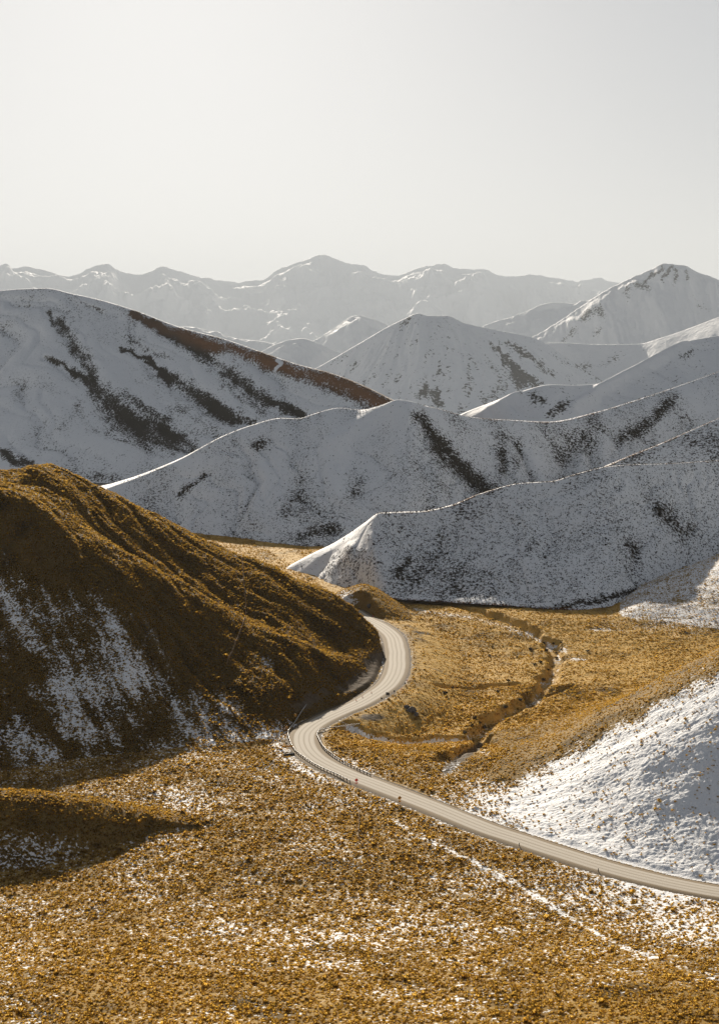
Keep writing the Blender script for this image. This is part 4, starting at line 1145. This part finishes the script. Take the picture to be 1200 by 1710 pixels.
# wire fence over the brown hill
def fence(pts, label, step=3.5, y0=240):
    Q = [pick(a, b, y0) for a, b in pts]
    P = resample(np.array([[q.x, q.y] for q in Q]), step)
    z = ground_z(P[:, 0], P[:, 1])
    org = Vector((P[0, 0], P[0, 1], z[0]))
    root = empty('wire_fence', org, 0, label=label, category='fence')
    po = None
    for i in range(len(P)):
        if po is None:
            m = MB(); m.box((0, 0, 0.5), (0.16, 0.16, 1.6)); po = m.build('post', MAT['fence_wood'], root); q = po
        else:
            q = po.copy(); col.objects.link(q); q.parent = root
        q.location = (P[i, 0] - org.x, P[i, 1] - org.y, z[i] - org.z); q.rotation_euler = (random.uniform(-.05, .05), random.uniform(-.05, .05), 0.4)
    for hz in (0.45, 0.8, 1.15):
        m = MB(); m.tube([(P[i, 0] - org.x, P[i, 1] - org.y, z[i] - org.z + hz) for i in range(len(P))], 0.03, 5); m.build('wire', MAT['fence_wood'], root)
fence([(404, 936), (406, 960), (408, 985), (410, 1006), (410.5, 1029)], 'straight pale wire fence down the upper face of the large brown hill')
fence([(410.5, 1034), (405, 1048), (397, 1068), (388, 1090), (379, 1112)], 'pale wire fence slanting down the lower spur of the large brown hill')
fence([(600, 1360), (599, 1385), (598, 1405), (606, 1416)], 'short dark wire fence standing in the foreground tussock')

# thorn shrubs along the creek and a rocky outcrop under the upper bend
def shrub_mesh(seed):
    r = random.Random(seed); vs = []; fs = []
    for _ in range(90):
        v = Vector((r.gauss(0, 1), r.gauss(0, 1), r.gauss(0, 1))).normalized() * r.uniform(0.45, 1.0)
        c = Vector((v.x * 0.9, v.y * 0.9, 0.62 + v.z * 0.6)); a = Vector((r.uniform(-1, 1), r.uniform(-1, 1), r.uniform(-1, 1))).normalized() * 0.22
        b = a.orthogonal().normalized() * 0.16; i = len(vs)
        vs += [c - a, c + b, c + a, c - b]; fs.append((i, i+1, i+2, i+3))
    me = bpy.data.meshes.new('foliage'); me.from_pydata([tuple(v) for v in vs], [], fs); me.update(); me.materials.append(MAT['shrub'])
    return me
sm = [shrub_mesh(k) for k in range(4)]
stem = MB(); stem.tube([(0, 0, -0.2), (0.05, 0.02, 0.4), (0.0, 0.1, 0.9)], [0.09, 0.06, 0.02], 6)
stem_me = None
spots = [(921, 1078), (930, 1092), (915, 1088), (926, 1100), (885, 1088), (905, 1075), (940, 1086), (865, 1100), (820, 1098), (825, 1080), (938, 1075), (900, 1105), (917, 1122), (905, 1140), (880, 1160), (868, 1170), (845, 1185), (800, 1208), (806, 1216), (790, 1200), (832, 1158), (850, 1138), (785, 1212), (757, 1152), (775, 1224), (980, 1088), (890, 1110), (745, 1158)]
for k, (a, b2) in enumerate(spots):
    q = pick(a + random.uniform(-3, 3), b2 + random.uniform(-2, 2))
    r_ = empty('thorn_shrub', q, random.uniform(0, 6), label='dark rounded thorn shrub beside the creek in the valley', category='shrub', group='thorn shrubs along the creek')
    sc_ = random.uniform(0.7, 1.4)
    f_ = obj('foliage', sm[k % 4], None, r_); f_.scale = (sc_, sc_, sc_ * 0.85)
    if stem_me is None:
        so = stem.build('stem', MAT['timber'], r_); stem_me = so.data
    else: obj('stem', stem_me, None, r_)
def rock_mesh(seed, s):
    import bmesh
    bm = bmesh.new(); bmesh.ops.create_icosphere(bm, subdivisions=2, radius=1.0)
    r = random.Random(seed)
    for _ in range(9):
        n = Vector((r.gauss(0, 1), r.gauss(0, 1), r.gauss(0, 1))).normalized(); d = r.uniform(0.45, 0.8)
        for v in bm.verts:
            e = v.co.dot(n) - d
            if e > 0: v.co -= n * e
    for v in bm.verts: v.co = Vector((v.co.x * s[0], v.co.y * s[1], v.co.z * s[2]))
    me = bpy.data.meshes.new('rock'); bm.to_mesh(me); bm.free()
    return me
for k, (a, b2, s_, lbl) in enumerate([(686, 1188, (2.4, 1.8, 1.6), 'largest dark rock of the outcrop below the upper bend'), (695, 1195, (1.6, 1.3, 1.1), 'lowest dark rock of the outcrop below the upper bend'), (679, 1183, (1.5, 1.2, 1.0), 'topmost dark rock of the outcrop below the upper bend'), (617, 1013, (1.7, 1.4, 1.3), 'dark boulder at the foot of the small brown knoll')]):
    q = pick(a, b2, 500)
    o = obj('boulder', rock_mesh(k, s_), MAT['rock'], label=lbl, category='rock', group='boulders near the upper bend'); o.location = q + Vector((0, 0, s_[2] * 0.25)); o.rotation_euler = (0.2 * k, 0.1, k * 1.3)

# ------------------------------------------------------------------ haze
hz = MB(); hz.box((0, 37500, 1369), (72400, 81400, 4062))
hm, ht, hout = new_mat('thin_winter_haze')
pv = ht.nodes.new('ShaderNodeVolumePrincipled')
pv.inputs['Color'].default_value = (0.86, 0.93, 1.0, 1)
pv.inputs['Density'].default_value = 1.75e-5
pv.inputs['Anisotropy'].default_value = 0.0
hm.cycles.homogeneous_volume = True
ht.links.new(pv.outputs[0], hout.inputs['Volume'])
hz.build('haze', hm, kind='stuff', label='thin pale winter haze filling the valley')
